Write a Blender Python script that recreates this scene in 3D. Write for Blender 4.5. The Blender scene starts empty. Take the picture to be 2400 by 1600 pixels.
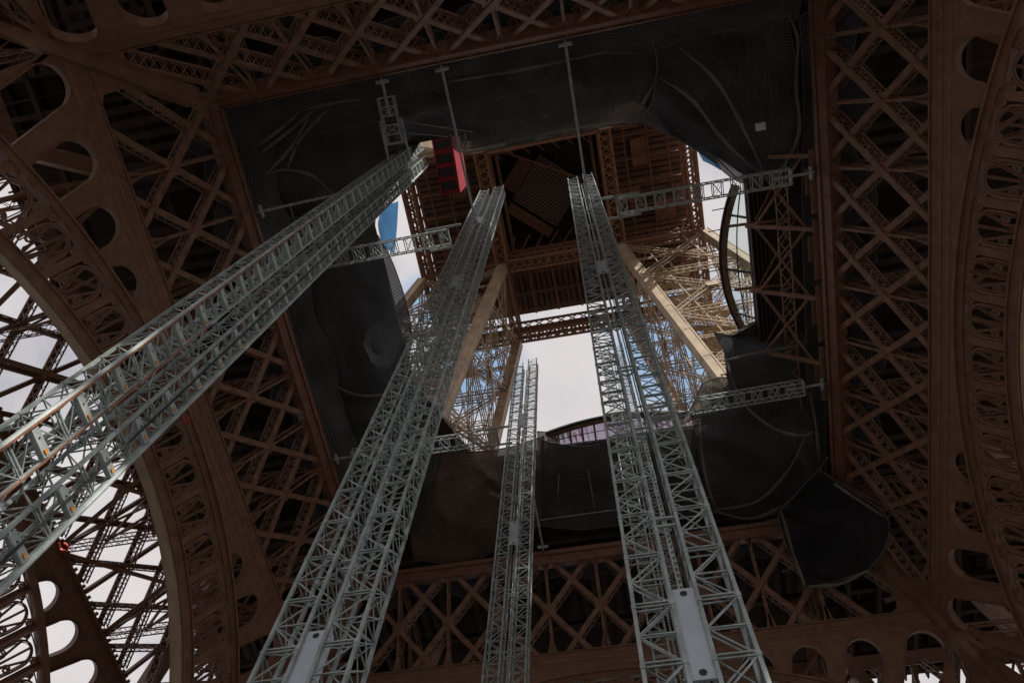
import bpy, math, random
from math import sin, cos, pi, sqrt, radians
from mathutils import Vector, Matrix
random.seed(7)
C = bpy.context.scene.collection

# ------------------------------------------------------------------ camera
F_PX = 1790.676                       # focal length in pixels of the 2400 px wide photograph
YAW, EL, ROLL = -0.301704, 1.200796, 0.121054
CAM = Vector((2.758, -18.197, 1.6))
Fv = Vector((sin(YAW)*cos(EL), cos(YAW)*cos(EL), sin(EL)))
R0 = Fv.cross(Vector((0, 0, 1))).normalized(); U0 = R0.cross(Fv)
Rv = cos(ROLL)*R0 + sin(ROLL)*U0; Uv = -sin(ROLL)*R0 + cos(ROLL)*U0
cd = bpy.data.cameras.new('camera'); cam = bpy.data.objects.new('camera', cd); C.objects.link(cam)
m = Matrix((Rv, Uv, -Fv)).transposed().to_4x4(); m.translation = CAM
cam.matrix_world = m
cd.sensor_width = 36; cd.lens = F_PX/2400*36; cd.clip_end = 3000; cd.clip_start = .1
bpy.context.scene.camera = cam
KD = 2400/2352.0
def at(x, y, z):
    """world point at height z that stands where the measured spot (x, y) of the photograph shows it"""
    d = Fv*F_PX + Rv*(x*KD-1200) - Uv*(y*KD-800)
    return CAM + d*((z-CAM.z)/d.z)

# ------------------------------------------------------------------ materials
def mat(name, col, rough=.6, metal=0.0, noise=.25, nscale=2.0, bump=0.0, bscale=30, streak=None):
    m = bpy.data.materials.new(name); m.use_nodes = True
    nt = m.node_tree; b = nt.nodes['Principled BSDF']
    b.inputs['Roughness'].default_value = rough; b.inputs['Metallic'].default_value = metal
    tc = nt.nodes.new('ShaderNodeTexCoord'); n = nt.nodes.new('ShaderNodeTexNoise')
    n.inputs['Scale'].default_value = nscale; n.inputs['Detail'].default_value = 6
    nt.links.new(tc.outputs['Object'], n.inputs['Vector'])
    r = nt.nodes.new('ShaderNodeValToRGB')
    r.color_ramp.elements[0].position = .3; r.color_ramp.elements[1].position = .75
    r.color_ramp.elements[0].color = [c*(1-noise) for c in col]+[1]
    r.color_ramp.elements[1].color = [min(1, c*(1+noise)) for c in col]+[1]
    if streak:
        e = r.color_ramp.elements.new(.86); e.color = list(streak)+[1]
        r.color_ramp.elements[1].position = .72
    nt.links.new(n.outputs['Fac'], r.inputs['Fac']); nt.links.new(r.outputs['Color'], b.inputs['Base Color'])
    if bump:
        n2 = nt.nodes.new('ShaderNodeTexNoise'); n2.inputs['Scale'].default_value = bscale
        nt.links.new(tc.outputs['Object'], n2.inputs['Vector'])
        bm = nt.nodes.new('ShaderNodeBump'); bm.inputs['Strength'].default_value = bump; bm.inputs['Distance'].default_value = .02
        nt.links.new(n2.outputs['Fac'], bm.inputs['Height']); nt.links.new(bm.outputs['Normal'], b.inputs['Normal'])
    return m

def rivet_mat(name, col, rows, pitch=.16, r=.032):
    """paint with rows of rivets at the heights `rows` of the object's local y"""
    m = mat(name, col, .55, 0, .25, 1.3, 0, 30, [c*1.2 for c in col])
    nt = m.node_tree; L = nt.links; b = nt.nodes['Principled BSDF']; base = b.inputs['Base Color'].links[0].from_socket
    tc = nt.nodes.new('ShaderNodeTexCoord'); sp = nt.nodes.new('ShaderNodeSeparateXYZ'); L.new(tc.outputs['Object'], sp.inputs[0])
    def M(op, a, b_=None, c=None):
        n = nt.nodes.new('ShaderNodeMath'); n.operation = op
        for i, v in enumerate((a, b_, c)):
            if v is None: continue
            if isinstance(v, (int, float)): n.inputs[i].default_value = v
            else: L.new(v, n.inputs[i])
        return n.outputs[0]
    fx = M('ABSOLUTE', M('SUBTRACT', M('FRACT', M('MULTIPLY', sp.outputs[0], 1/pitch)), .5))
    fx = M('MULTIPLY', fx, pitch)
    tot = None
    for y in rows:
        dy = M('ABSOLUTE', M('SUBTRACT', sp.outputs[1], y))
        d = M('SQRT', M('ADD', M('MULTIPLY', fx, fx), M('MULTIPLY', dy, dy)))
        h = M('LESS_THAN', d, r)
        tot = h if tot is None else M('MAXIMUM', tot, h)
    mx = nt.nodes.new('ShaderNodeMixRGB'); mx.inputs['Color2'].default_value = [c*.25 for c in col]+[1]
    L.new(tot, mx.inputs['Fac']); L.new(base, mx.inputs['Color1']); L.new(mx.outputs[0], b.inputs['Base Color'])
    bm = nt.nodes.new('ShaderNodeBump'); bm.inputs['Distance'].default_value = .03; L.new(tot, bm.inputs['Height']); L.new(bm.outputs[0], b.inputs['Normal'])
    return m

def net_mat(name, col, period=.2, wire=.28, trans=.35, back=(.012, .012, .014), openness=.15):
    m = bpy.data.materials.new(name); m.use_nodes = True; nt = m.node_tree; L = nt.links
    for n in list(nt.nodes): nt.nodes.remove(n)
    out = nt.nodes.new('ShaderNodeOutputMaterial')
    uv = nt.nodes.new('ShaderNodeUVMap'); sp = nt.nodes.new('ShaderNodeSeparateXYZ'); L.new(uv.outputs[0], sp.inputs[0])
    def M(op, a, b_=None):
        n = nt.nodes.new('ShaderNodeMath'); n.operation = op
        for i, v in enumerate((a, b_)):
            if v is None: continue
            if isinstance(v, (int, float)): n.inputs[i].default_value = v
            else: L.new(v, n.inputs[i])
        return n.outputs[0]
    ax = M('LESS_THAN', M('FRACT', M('MULTIPLY', sp.outputs[0], 1/period)), wire)
    ay = M('LESS_THAN', M('FRACT', M('MULTIPLY', sp.outputs[1], 1/period)), wire)
    g = M('MAXIMUM', ax, ay)
    tc = nt.nodes.new('ShaderNodeTexCoord'); no = nt.nodes.new('ShaderNodeTexNoise'); no.inputs['Scale'].default_value = .35; no.inputs['Detail'].default_value = 5
    L.new(tc.outputs['Object'], no.inputs['Vector'])
    rp = nt.nodes.new('ShaderNodeValToRGB'); rp.color_ramp.elements[0].position = .35; rp.color_ramp.elements[1].position = .68
    rp.color_ramp.elements[0].color = [c*.8 for c in col]+[1]; rp.color_ramp.elements[1].color = [c*1.3 for c in col]+[1]
    L.new(no.outputs['Fac'], rp.inputs['Fac'])
    mc = nt.nodes.new('ShaderNodeMixRGB'); mc.inputs['Color1'].default_value = list(back)+[1]
    L.new(g, mc.inputs['Fac']); L.new(rp.outputs[0], mc.inputs['Color2'])
    df = nt.nodes.new('ShaderNodeBsdfDiffuse'); L.new(mc.outputs[0], df.inputs['Color'])
    tl = nt.nodes.new('ShaderNodeBsdfTranslucent'); L.new(mc.outputs[0], tl.inputs['Color'])
    m1 = nt.nodes.new('ShaderNodeMixShader'); m1.inputs[0].default_value = trans; L.new(df.outputs[0], m1.inputs[1]); L.new(tl.outputs[0], m1.inputs[2])
    tr = nt.nodes.new('ShaderNodeBsdfTransparent')
    m2 = nt.nodes.new('ShaderNodeMixShader')
    fac = M('MULTIPLY', M('SUBTRACT', 1.0, g), openness); L.new(fac, m2.inputs[0])
    L.new(m1.outputs[0], m2.inputs[1]); L.new(tr.outputs[0], m2.inputs[2]); L.new(m2.outputs[0], out.inputs['Surface'])
    return m

BR = (.265, .140, .092)
M_paint = mat('brown_iron_paint', BR, .55, 0, .24, 1.4, .25, 9, (.27, .17, .125))
M_paint2 = mat('sunlit_iron_paint', (.43, .325, .22), .6, 0, .3, .6, .15, 8)  # the tower's brown paint lightened: sunlight on the upper legs put into the colour
M_beam = mat('beam_iron_paint', BR, .55, 0, .35, 1.6, .25, 9, (.27, .17, .12))
M_chordT = rivet_mat('riveted_upper_chord_paint', (.24, .11, .07), (.1, .45, .8), .18, .03)
M_chordB = rivet_mat('riveted_lower_chord_paint', BR, (7.62, 7.95, 8.08, 8.5), .18, .03)
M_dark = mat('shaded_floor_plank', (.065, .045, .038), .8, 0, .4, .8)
M_soffit = mat('lit_soffit_paint', (.44, .33, .22), .6, 0, .25, .8)  # brown iron made tan: the light on soffits and landings is painted in
M_galv = mat('galvanised_steel', (.35, .405, .40), .4, .25, .35, 2.2, .1, 40, (.36, .27, .2))
M_galv2 = mat('galvanised_tube', (.46, .52, .52), .42, .2, .3, 1.6, .1, 40, (.42, .34, .27))
M_plate = mat('pale_blue_grey_sheet', (.52, .58, .66), .5, .1, .12, 1.5)
M_rust = mat('rusty_rail', (.30, .11, .055), .7, 0, .4, 6)
M_orange = mat('orange_sticker', (.75, .30, .03), .6, 0, .1)
M_red = mat('red_enamel', (.55, .03, .02), .4, 0, .2)
M_cab = mat('red_cabin_paint', (.30, .010, .015), .5, 0, .25, 2)
M_black = mat('black_rubber', (.02, .02, .022), .6, 0, .2)
M_hatch = mat('grey_ceiling_grid', (.45, .38, .34), .6, 0, .2)
M_net = net_mat('charcoal_safety_net', (.145, .143, .15), .13, .38, .14, openness=.25)
M_net2 = net_mat('fine_charcoal_net', (.15, .155, .17), .11, .38, .14, openness=.25)
M_fold = net_mat('doubled_net_fold', (.33, .30, .25), .09, .5, .2, openness=.3)
M_tie = mat('weathered_tie_steel', (.46, .51, .51), .5, .2, .3, 2.5, .1, 40)
M_netd = net_mat('black_sun_net', (.065, .065, .07), .12, .38, openness=.1)
M_netp = net_mat('pale_translucent_net', (.22, .20, .18), .16, .4, .55, openness=.3)
M_netb = net_mat('blue_debris_net', (.07, .42, .9), .12, .5, .7, (.03, .2, .55), .2)
M_plank = mat('brown_plank', (.15, .09, .07), .8, 0, .4, .7)
M_rope = mat('net_rope', (.16, .15, .12), .9, 0, .2)
M_lamp = mat('white_lamp_housing', (.75, .75, .72), .5, 0, .1)
M_ground = mat('dark_gravel_ground', (.06, .055, .048), .9, 0, .2, .3)  # unseen ground, colour darkened to weaken the light bounced up from below
def glass(name, tint):
    m = bpy.data.materials.new(name); m.use_nodes = True; nt = m.node_tree; b = nt.nodes['Principled BSDF']
    b.inputs['Base Color'].default_value = tint; b.inputs['Roughness'].default_value = .03
    tr = nt.nodes.new('ShaderNodeBsdfTransparent'); tr.inputs[0].default_value = (.93, .97, .96, 1)
    mx = nt.nodes.new('ShaderNodeMixShader'); mx.inputs[0].default_value = .07
    nt.links.new(tr.outputs[0], mx.inputs[1]); nt.links.new(b.outputs[0], mx.inputs[2])
    nt.links.new(mx.outputs[0], nt.nodes['Material Output'].inputs['Surface']); return m
M_glass = glass('clear_glass', (.5, .6, .6, 1))
M_mirror = mat('reflective_glass', (.42, .36, .46), .08, .85, .35, .5)

# ------------------------------------------------------------------ mesh helpers
class MB:
    def __init__(s): s.v = []; s.f = []; s.uv = None
    def box8(s, p):
        i = len(s.v); s.v += [tuple(q) for q in p]
        s.f += [(i, i+3, i+2, i+1), (i+4, i+5, i+6, i+7), (i, i+1, i+5, i+4), (i+1, i+2, i+6, i+5), (i+2, i+3, i+7, i+6), (i+3, i, i+4, i+7)]
    def bar(s, a, b, w, h, n=(0, 0, 1), off=0.0):
        """box from a to b, w wide across n, h deep along n, centred (shifted off along n)"""
        a = Vector(a); b = Vector(b); d = b-a
        if d.length < 1e-6: return
        d.normalize(); n = Vector(n); sx = d.cross(n)
        if sx.length < 1e-4: n = Vector((1, 0.02, 0)); sx = d.cross(n)
        sx.normalize(); nn = sx.cross(d); sx = sx*(w/2); o = nn*off; nn = nn*(h/2)
        s.box8([a+o-sx-nn, a+o+sx-nn, a+o+sx+nn, a+o-sx+nn, b+o-sx-nn, b+o+sx-nn, b+o+sx+nn, b+o-sx+nn])
    def box(s, c, sx, sy, sz):
        x, y, z = c; x0, x1, y0, y1, z0, z1 = x-sx/2, x+sx/2, y-sy/2, y+sy/2, z-sz/2, z+sz/2
        s.box8([(x0, y0, z0), (x1, y0, z0), (x1, y1, z0), (x0, y1, z0), (x0, y0, z1), (x1, y0, z1), (x1, y1, z1), (x0, y1, z1)])
    def tube(s, a, b, r, n=6):
        a = Vector(a); b = Vector(b); d = (b-a).normalized()
        x = d.orthogonal().normalized(); y = d.cross(x); i = len(s.v)
        for q in (a, b):
            for k in range(n):
                t = 2*pi*k/n; s.v.append(tuple(q+(x*cos(t)+y*sin(t))*r))
        for k in range(n): s.f.append((i+k, i+(k+1) % n, i+n+(k+1) % n, i+n+k))
        s.f.append(tuple(i+k for k in range(n-1, -1, -1))); s.f.append(tuple(i+n+k for k in range(n)))
    def poly(s, pts, z0, z1):
        """convex polygon in xy extruded z0..z1"""
        i = len(s.v); n = len(pts)
        s.v += [(x, y, z0) for x, y in pts]+[(x, y, z1) for x, y in pts]
        s.f.append(tuple(range(i+n-1, i-1, -1))); s.f.append(tuple(range(i+n, i+2*n)))
        for k in range(n): s.f.append((i+k, i+(k+1) % n, i+n+(k+1) % n, i+n+k))
    def ribbon(s, pts, w, h, n=(0, 0, 1), closed=False):
        """continuous rectangular section along a flat polyline"""
        n = Vector(n); P = [Vector(p) for p in pts]; i = len(s.v); N = len(P)
        for k, p in enumerate(P):
            d = (P[min(k+1, N-1)]-P[max(k-1, 0)]).normalized(); sx = d.cross(n).normalized()*(w/2)
            for a, b in ((-1, -1), (1, -1), (1, 1), (-1, 1)): s.v.append(tuple(p+sx*a+n*(b*h/2)))
        for k in range(N-1):
            a = i+4*k
            for j in range(4): s.f.append((a+j, a+(j+1) % 4, a+4+(j+1) % 4, a+4+j))
        s.f.append((i+3, i+2, i+1, i)); a = i+4*(N-1); s.f.append((a, a+1, a+2, a+3))
    def mesh(s, name, mt):
        me = bpy.data.meshes.new(name); me.from_pydata(s.v, [], s.f); me.materials.append(mt); me.update(); return me
    def build(s, name, mt, parent=None):
        o = bpy.data.objects.new(name, s.mesh(name, mt)); C.objects.link(o)
        if parent: o.parent = parent
        return o
def tag(o, label=None, cat=None, group=None, kind=None):
    if label: o['label'] = label
    if cat: o['category'] = cat
    if group: o['group'] = group
    if kind: o['kind'] = kind
    return o
def empty(name, parent=None, mtx=None):
    o = bpy.data.objects.new(name, None); C.objects.link(o); o.empty_display_size = .2
    if parent: o.parent = parent
    if mtx is not None: o.matrix_local = mtx
    return o
def inst(me, name, parent, mtx=None):
    o = bpy.data.objects.new(name, me); C.objects.link(o); o.parent = parent
    if mtx is not None: o.matrix_local = mtx
    return o

# ================================================================== THE IRON TOWER
A1, Z1, K = 18.602, 52.0, .587
CK = sqrt(1+K*K)
def a_in(z): return A1+K*(Z1-z)
def T(z): return (Z1-z)*CK           # slope coordinate in a leaning panel
WID = 14.2                           # distance between the inner and the outer panels
tower = empty('iron_tower')
tag(tower, 'vast brown riveted iron lattice tower seen from underneath', 'tower')

def side_matrix(k, off):
    """k-th side (0 right, 1 front, 2 left, 3 behind), panel shifted outward by off; x along, y down the slope, z to the inside"""
    R = Matrix.Rotation(k*pi/2, 4, 'Z')
    Mx = Matrix(((0, K/CK, -1/CK, A1+off), (1, 0, 0, 0), (0, -1/CK, -K/CK, Z1), (0, 0, 0, 1)))
    return R @ Mx

PER = 3.93
T_UP0, T_UP1 = -.25, .87
T_LO0, T_LO1 = 7.54, 8.8
T_MID = 4.41
SL = .888
RE, TE = 46.0, 9.15                  # outer rim of the arch: radius, crown
RI, TI = 37.0, 12.1                  # inner rim of the arch
def ext_pt(u, dr=0):
    ph = math.asin(u/RE); return ((RE+dr)*sin(ph), TE+RE-(RE+dr)*cos(ph))
def int_pt(u, dr=0):
    ph = math.asin(u/RI); return ((RI+dr)*sin(ph), TI+RI-(RI+dr)*cos(ph))

# --- shared meshes
def lattice_beam(L, w=.36, dep=1.0, cell=.55, web=.06):
    """box lattice beam along +x, face flange at z=0, depth to -z"""
    b = MB(); fl = MB()
    b.bar((0, 0, 0), (L, 0, 0), w, .05)
    b.bar((0, w/2-.05, -dep), (L, w/2-.05, -dep), .1, .05); b.bar((0, -w/2+.05, -dep), (L, -w/2+.05, -dep), .1, .05)
    n = max(1, int(L/cell)); c = L/n
    for sy in (-1, 1):
        y = sy*(w/2-.03)
        b.bar((0, y, -.08), (L, y, -.08), .1, .04, (0, 1, 0)); b.bar((0, y, -dep+.06), (L, y, -dep+.06), .1, .04, (0, 1, 0))
        for i in range(n):
            b.bar((i*c, y, -.05), ((i+1)*c, y, -dep), web, .02, (0, 1, 0))
            b.bar((i*c, y, -dep), ((i+1)*c, y, -.05), web, .02, (0, 1, 0), .022)
    return b
L_FULL = (T_LO0-T_UP1)*sqrt(1+SL*SL)+.25
me_diag = lattice_beam(L_FULL).mesh('diagonal_beam', M_beam)
def vertical_mesh():
    b = MB(); n0 = 0.0
    for t0, t1, flip in ((T_UP1, T_MID, 0), (T_MID, T_LO0, 1)):
        b.bar((0, t0, -.1), (0, t1, -.1), .17, .08); b.bar((0, t0, -.75), (0, t1, -.75), .17, .06)
    b.poly([(-.38, T_MID-.42), (.38, T_MID-.42), (.5, T_MID), (.38, T_MID+.42), (-.38, T_MID+.42), (-.5, T_MID)], -.16, -.12)
    b.poly([(-.09, T_LO0-1.0), (.09, T_LO0-1.0), (.38, T_LO0+.02), (-.38, T_LO0+.02)], -.15, -.06)
    b.poly([(-.3, T_UP1-.02), (.3, T_UP1-.02), (.09, T_UP1+.55), (-.09, T_UP1+.55)], -.15, -.06)
    return b.mesh('vertical_brace', M_beam)
me_vert = vertical_mesh()

def chord_upper():
    b = MB(); W = 20.5
    b.bar((-A1, (T_UP0+T_UP1)/2, .0), (A1, (T_UP0+T_UP1)/2, .0), T_UP1-T_UP0, .08)
    b.bar((-A1, T_UP1-.06, .1), (A1, T_UP1-.06, .1), .12, .14)
    b.bar((-A1, T_UP0+.3, .09), (A1, T_UP0+.3, .09), .1, .12)
    b.bar((-A1, T_UP0-.02, -.5), (A1, T_UP0-.02, -.5), .06, 1.0)
    b.bar((-A1, T_UP1, -.45), (A1, T_UP1, -.45), .06, .8)
    for i in range(-9, 10):                       # stiffeners and scalloped gussets on the web facing the opening
        b.poly([(i*2.0-.05, T_UP0+.02), (i*2.0+.05, T_UP0+.02), (i*2.0+.05, T_UP1-.1), (i*2.0-.05, T_UP1-.1)], .045, .11)
    return b.mesh('upper_chord', M_chordT)
def chord_lower():
    b = MB(); e0 = A1+T_LO0/CK*K; e1 = A1+T_LO1/CK*K
    b.poly([(-e0, T_LO0), (e0, T_LO0), (e1, T_LO1), (-e1, T_LO1)], -.06, .02)
    b.bar((-e0, T_LO0+.05, .06), (e0, T_LO0+.05, .06), .1, .1)
    b.bar((-e0, T_LO0+.62, .035), (e0, T_LO0+.62, .035), .3, .05)
    b.bar((-e0, T_LO0+.3, -.5), (e0, T_LO0+.3, -.5), .08, .9)
    return b.mesh('lower_chord', M_chordB)
HOLES = [10.45, 13.75, 17.0, 20.3, 23.5]
def spandrel():
    """plate between chord and arch with tall round-headed openings"""
    b = MB(); N = 16
    def top(ph):      # radius where the chord line is met
        return (TE+RE-(T_LO1-.04))/cos(ph)
    holes = []
    for s_ in (-1, 1):
        for h in HOLES:
            ph = math.asin(h/ (RE+1.5)); holes.append(s_*ph)
    holes.sort(); hw = 1.17
    phs = []
    span = math.asin(27.5/RE)
    for i in range(161): phs.append(-span+2*span*i/160)
    for h in holes:
        dph = hw/(RE+1.6)
        for i in range(N+1): phs.append(h+dph*(-cos(pi*i/N)))
        phs += [h-dph-1e-5, h+dph+1e-5]
    phs = sorted(set(phs))
    def low(ph):
        for h in holes:
            dph = hw/(RE+1.6)
            if abs(ph-h) <= dph+1e-7:
                apex = (TE+RE-9.02)/cos(h) - .02
                x = (ph-h)/dph
                return max(RE, apex-1.35+1.35*sqrt(max(0, 1-x*x)))
        return RE-.05
    def pt(r, ph): return (r*sin(ph), TE+RE-r*cos(ph))
    for a, c in zip(phs[:-1], phs[1:]):
        mid = (a+c)/2
        e = 1e-9
        la, lc = low(a+(mid-a)*.02), low(c-(c-mid)*.02)
        inh = [h for h in holes if abs(mid-h) < hw/(RE+1.6)]
        ta, tc_ = top(a), top(c)
        # keep the plate within the corner line
        P = [pt(la, a), pt(ta, a), pt(tc_, c), pt(lc, c)]
        def lim(p): return abs(p[0]) <= A1+K*p[1]/CK+.3
        if not all(lim(p) for p in P):
            P = [((A1+K*p[1]/CK)*(1 if p[0] > 0 else -1) if not lim(p) else p[0], p[1]) for p in P]
        if (P[0][1]-P[1][1]) < .02: continue
        i = len(b.v)
        b.v += [(x, y, -.03) for x, y in P]+[(x, y, .0) for x, y in P]
        b.f += [(i+3, i+2, i+1, i), (i+4, i+5, i+6, i+7), (i, i+4, i+7, i+3), (i+1, i+2, i+6, i+5)]
        if inh and la > RE+.01:      # flange round the opening
            n = len(b.v); q = [P[0], P[3]]
            b.v += [(q[0][0], q[0][1], -.45), (q[1][0], q[1][1], -.45), (q[1][0], q[1][1], .07), (q[0][0], q[0][1], .07),
                    (q[0][0], q[0][1]-.07, -.45), (q[1][0], q[1][1]-.07, -.45), (q[1][0], q[1][1]-.07, .07), (q[0][0], q[0][1]-.07, .07)]
            b.f += [(n, n+1, n+2, n+3), (n+4, n+7, n+6, n+5), (n+3, n+2, n+6, n+7)]
    for h in holes:                   # straight sides of the flange
        for s_ in (-1, 1):
            ph = h+s_*hw/(RE+1.6); r1 = (TE+RE-9.02)/cos(h)-1.3
            if r1 > RE+.1:
                p, q = pt(RE, ph), pt(r1, ph); b.bar((p[0], p[1], -.19), (q[0], q[1], -.19), .05, .52)
    return b.mesh('spandrel_plate', M_paint)
def arc(b, R, tc_, r0, r1, n0, n1, umax, seg=72):
    span = math.asin(umax/R); i0 = len(b.v)
    for i in range(seg+1):
        ph = -span+2*span*i/seg
        for r, n in ((r0, n0), (r1, n0), (r1, n1), (r0, n1)):
            b.v.append(((R+r)*sin(ph), tc_+R-(R+r)*cos(ph), n))
    for i in range(seg):
        a = i0+4*i
        for j in range(4): b.f.append((a+j, a+(j+1) % 4, a+4+(j+1) % 4, a+4+j))
def outer_rim():
    b = MB(); arc(b, RE, TE, -.5, .0, -.7, .1, 27); arc(b, RE, TE, -.08, .05, .1, .28, 27); arc(b, RE, TE, -.5, -.45, .1, .2, 27)
    return b.mesh('outer_rim', M_paint)
def inner_rim():
    b = MB(); arc(b, RI, TI, -.62, .0, -.1, .12, 25.5); arc(b, RI, TI, -.05, .04, .12, .26, 25.5); arc(b, RI, TI, -.66, -.6, .12, .22, 25.5)
    return b.mesh('inner_rim', M_paint)
def arch_soffit():
    b = MB(); arc(b, RI, TI, -.72, -.66, -1.3, .05, 25.5, 96)
    for i in range(0, 330):          # rivet heads on both edges of the soffit
        ph = -.75+1.5*i/330
        for n in (-.08, -1.2):
            r = RI-.74; b.box((r*sin(ph), TI+RI-r*cos(ph), n), .05, .05, .05)
    return b.mesh('arch_soffit', M_soffit)
FP = 2.73
UF = [FP*(i+.5)-FP/2+.3 for i in range(-9, 10)]
DIVU = [u for u in [x-FP/2 for x in UF]+[UF[-1]+FP/2] if abs(u) <= 25.5]
def divider(b, us):
    for u in us:
        p = ext_pt(u, -.45); q = int_pt(u*.955, .0)
        b.bar((p[0], p[1], -.0), (q[0], q[1], -.0), .5, .05)
        b.bar((p[0], p[1], -.4), (q[0], q[1], -.4), .06, .8)
    return b
def ornament(ww=.13, hh=.16):
    """one bay of scrollwork: base (inner rim) y=0, outer rim y=1 (scaled), x across; built for a 3 m tall bay"""
    b = MB(); H = 3.0; R = .98
    arcp = [(-R*.93, .25, 0), (-R, 1.0, 0)]+[(R*cos(pi-t*pi/18), 1.72+R*sin(t*pi/18), 0) for t in range(0, 19)]+[(R, 1.0, 0), (R*.93, .25, 0)]
    b.ribbon(arcp, ww, hh); b.ribbon([(x*.84, .28+(y-.25)*.95, 0) for x, y, z in arcp], ww*.45, hh*.6)
    for x in (-.16, 0, .16):
        pass
    for dx, ex, ey in ((0, 0, 2.66), (-.5, -.8, 2.25), (.5, .8, 2.25)):
        b.ribbon([(dx*.25, .0, 0), (ex, ey, 0)], .15, hh*.7); b.ribbon([(dx*.25, .0, .05), (ex, ey, .05)], .04, hh*1.2)
    def spiral(cx, cy, r0, turns, s_, a0, tail):
        pts = [tail]
        n = 22
        for i in range(n+1):
            t = i/n; r = r0*(1-.8*t); a = a0+s_*turns*2*pi*t
            pts.append((cx+r*cos(a), cy+r*sin(a), 0))
        b.ribbon(pts, ww*.85, hh)
        b.poly([(cx+.06*cos(k*pi/3), cy+.06*sin(k*pi/3)) for k in range(6)], -hh/2, hh/2)
    for s_ in (-1, 1):
        spiral(s_*.72, .78, .23, 1.35, s_, pi/2-s_*pi/2, (s_*.28, .12, 0)) if False else None
        # big scroll in the lower corner, its stem coming from the foot of the fan
        cx, cy, r0 = s_*.6, .78, .29
        pts = [(s_*.12, .0, 0), (s_*.34, .3, 0)]
        for i in range(25):
            t = i/24; r = r0*(1-.78*t); a = (0 if s_ < 0 else pi)+(-s_)*1.45*2*pi*t
            pts.append((cx+r*cos(a), cy+r*sin(a), 0))
        b.ribbon(pts, ww*.8, hh)
        cx, cy, r0 = s_*1.03, 2.56, .27
        pts = [(s_*.62, 2.5, 0)]
        for i in range(23):
            t = i/22; r = r0*(1-.75*t); a = (pi if s_ > 0 else 0)+(-s_)*1.4*2*pi*t
            pts.append((cx+r*cos(a), cy+r*sin(a), 0))
        b.ribbon(pts, ww*.8, hh)
        b.ribbon([(s_*.8, 2.9, 0), (s_*1.24, 2.34, 0)], .05, hh*.8)
    b.ribbon([(-1.3, 2.92, 0), (1.3, 2.92, 0)], .05, hh*.8)
    return b.mesh('fan_ornament', M_paint)
me_up, me_lo, me_sp, me_or, me_ir, me_so, me_fan = chord_upper(), chord_lower(), spandrel(), outer_rim(), inner_rim(), arch_soffit(), ornament()
me_div = [divider(MB(), [u]).mesh('radial_divider', M_paint) for u in DIVU]

def fan_matrix(u):
    p = ext_pt(u, -.5); q = int_pt(u*.955, .0)
    d = Vector((p[0]-q[0], p[1]-q[1], 0)); Lh = d.length; d.normalize(); x = Vector((-d.y, d.x, 0))*-1
    x = Vector((d.y, -d.x, 0))
    M_ = Matrix(((x.x*FP/2.8, d.x*Lh/3.0, 0, q[0]), (x.y*FP/2.8, d.y*Lh/3.0, 0, q[1]), (0, 0, 1, -.02), (0, 0, 0, 1)))
    return M_
nodes_u = [PER*i for i in range(-5, 6)]
def diag_matrix(u, sgn, front):
    tA = T_UP1-.1; uA = u-sgn*SL*(T_MID-tA)
    d = Vector((sgn*SL, 1, 0)).normalized(); y = Vector((-d.y, d.x, 0))
    z = -.02 if front else -.13
    return Matrix(((d.x, y.x, 0, uA), (d.y, y.y, 0, tA), (0, 0, 1, z), (0, 0, 0, 1)))
side_word = ['right', 'front', 'left', 'rear']
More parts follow.
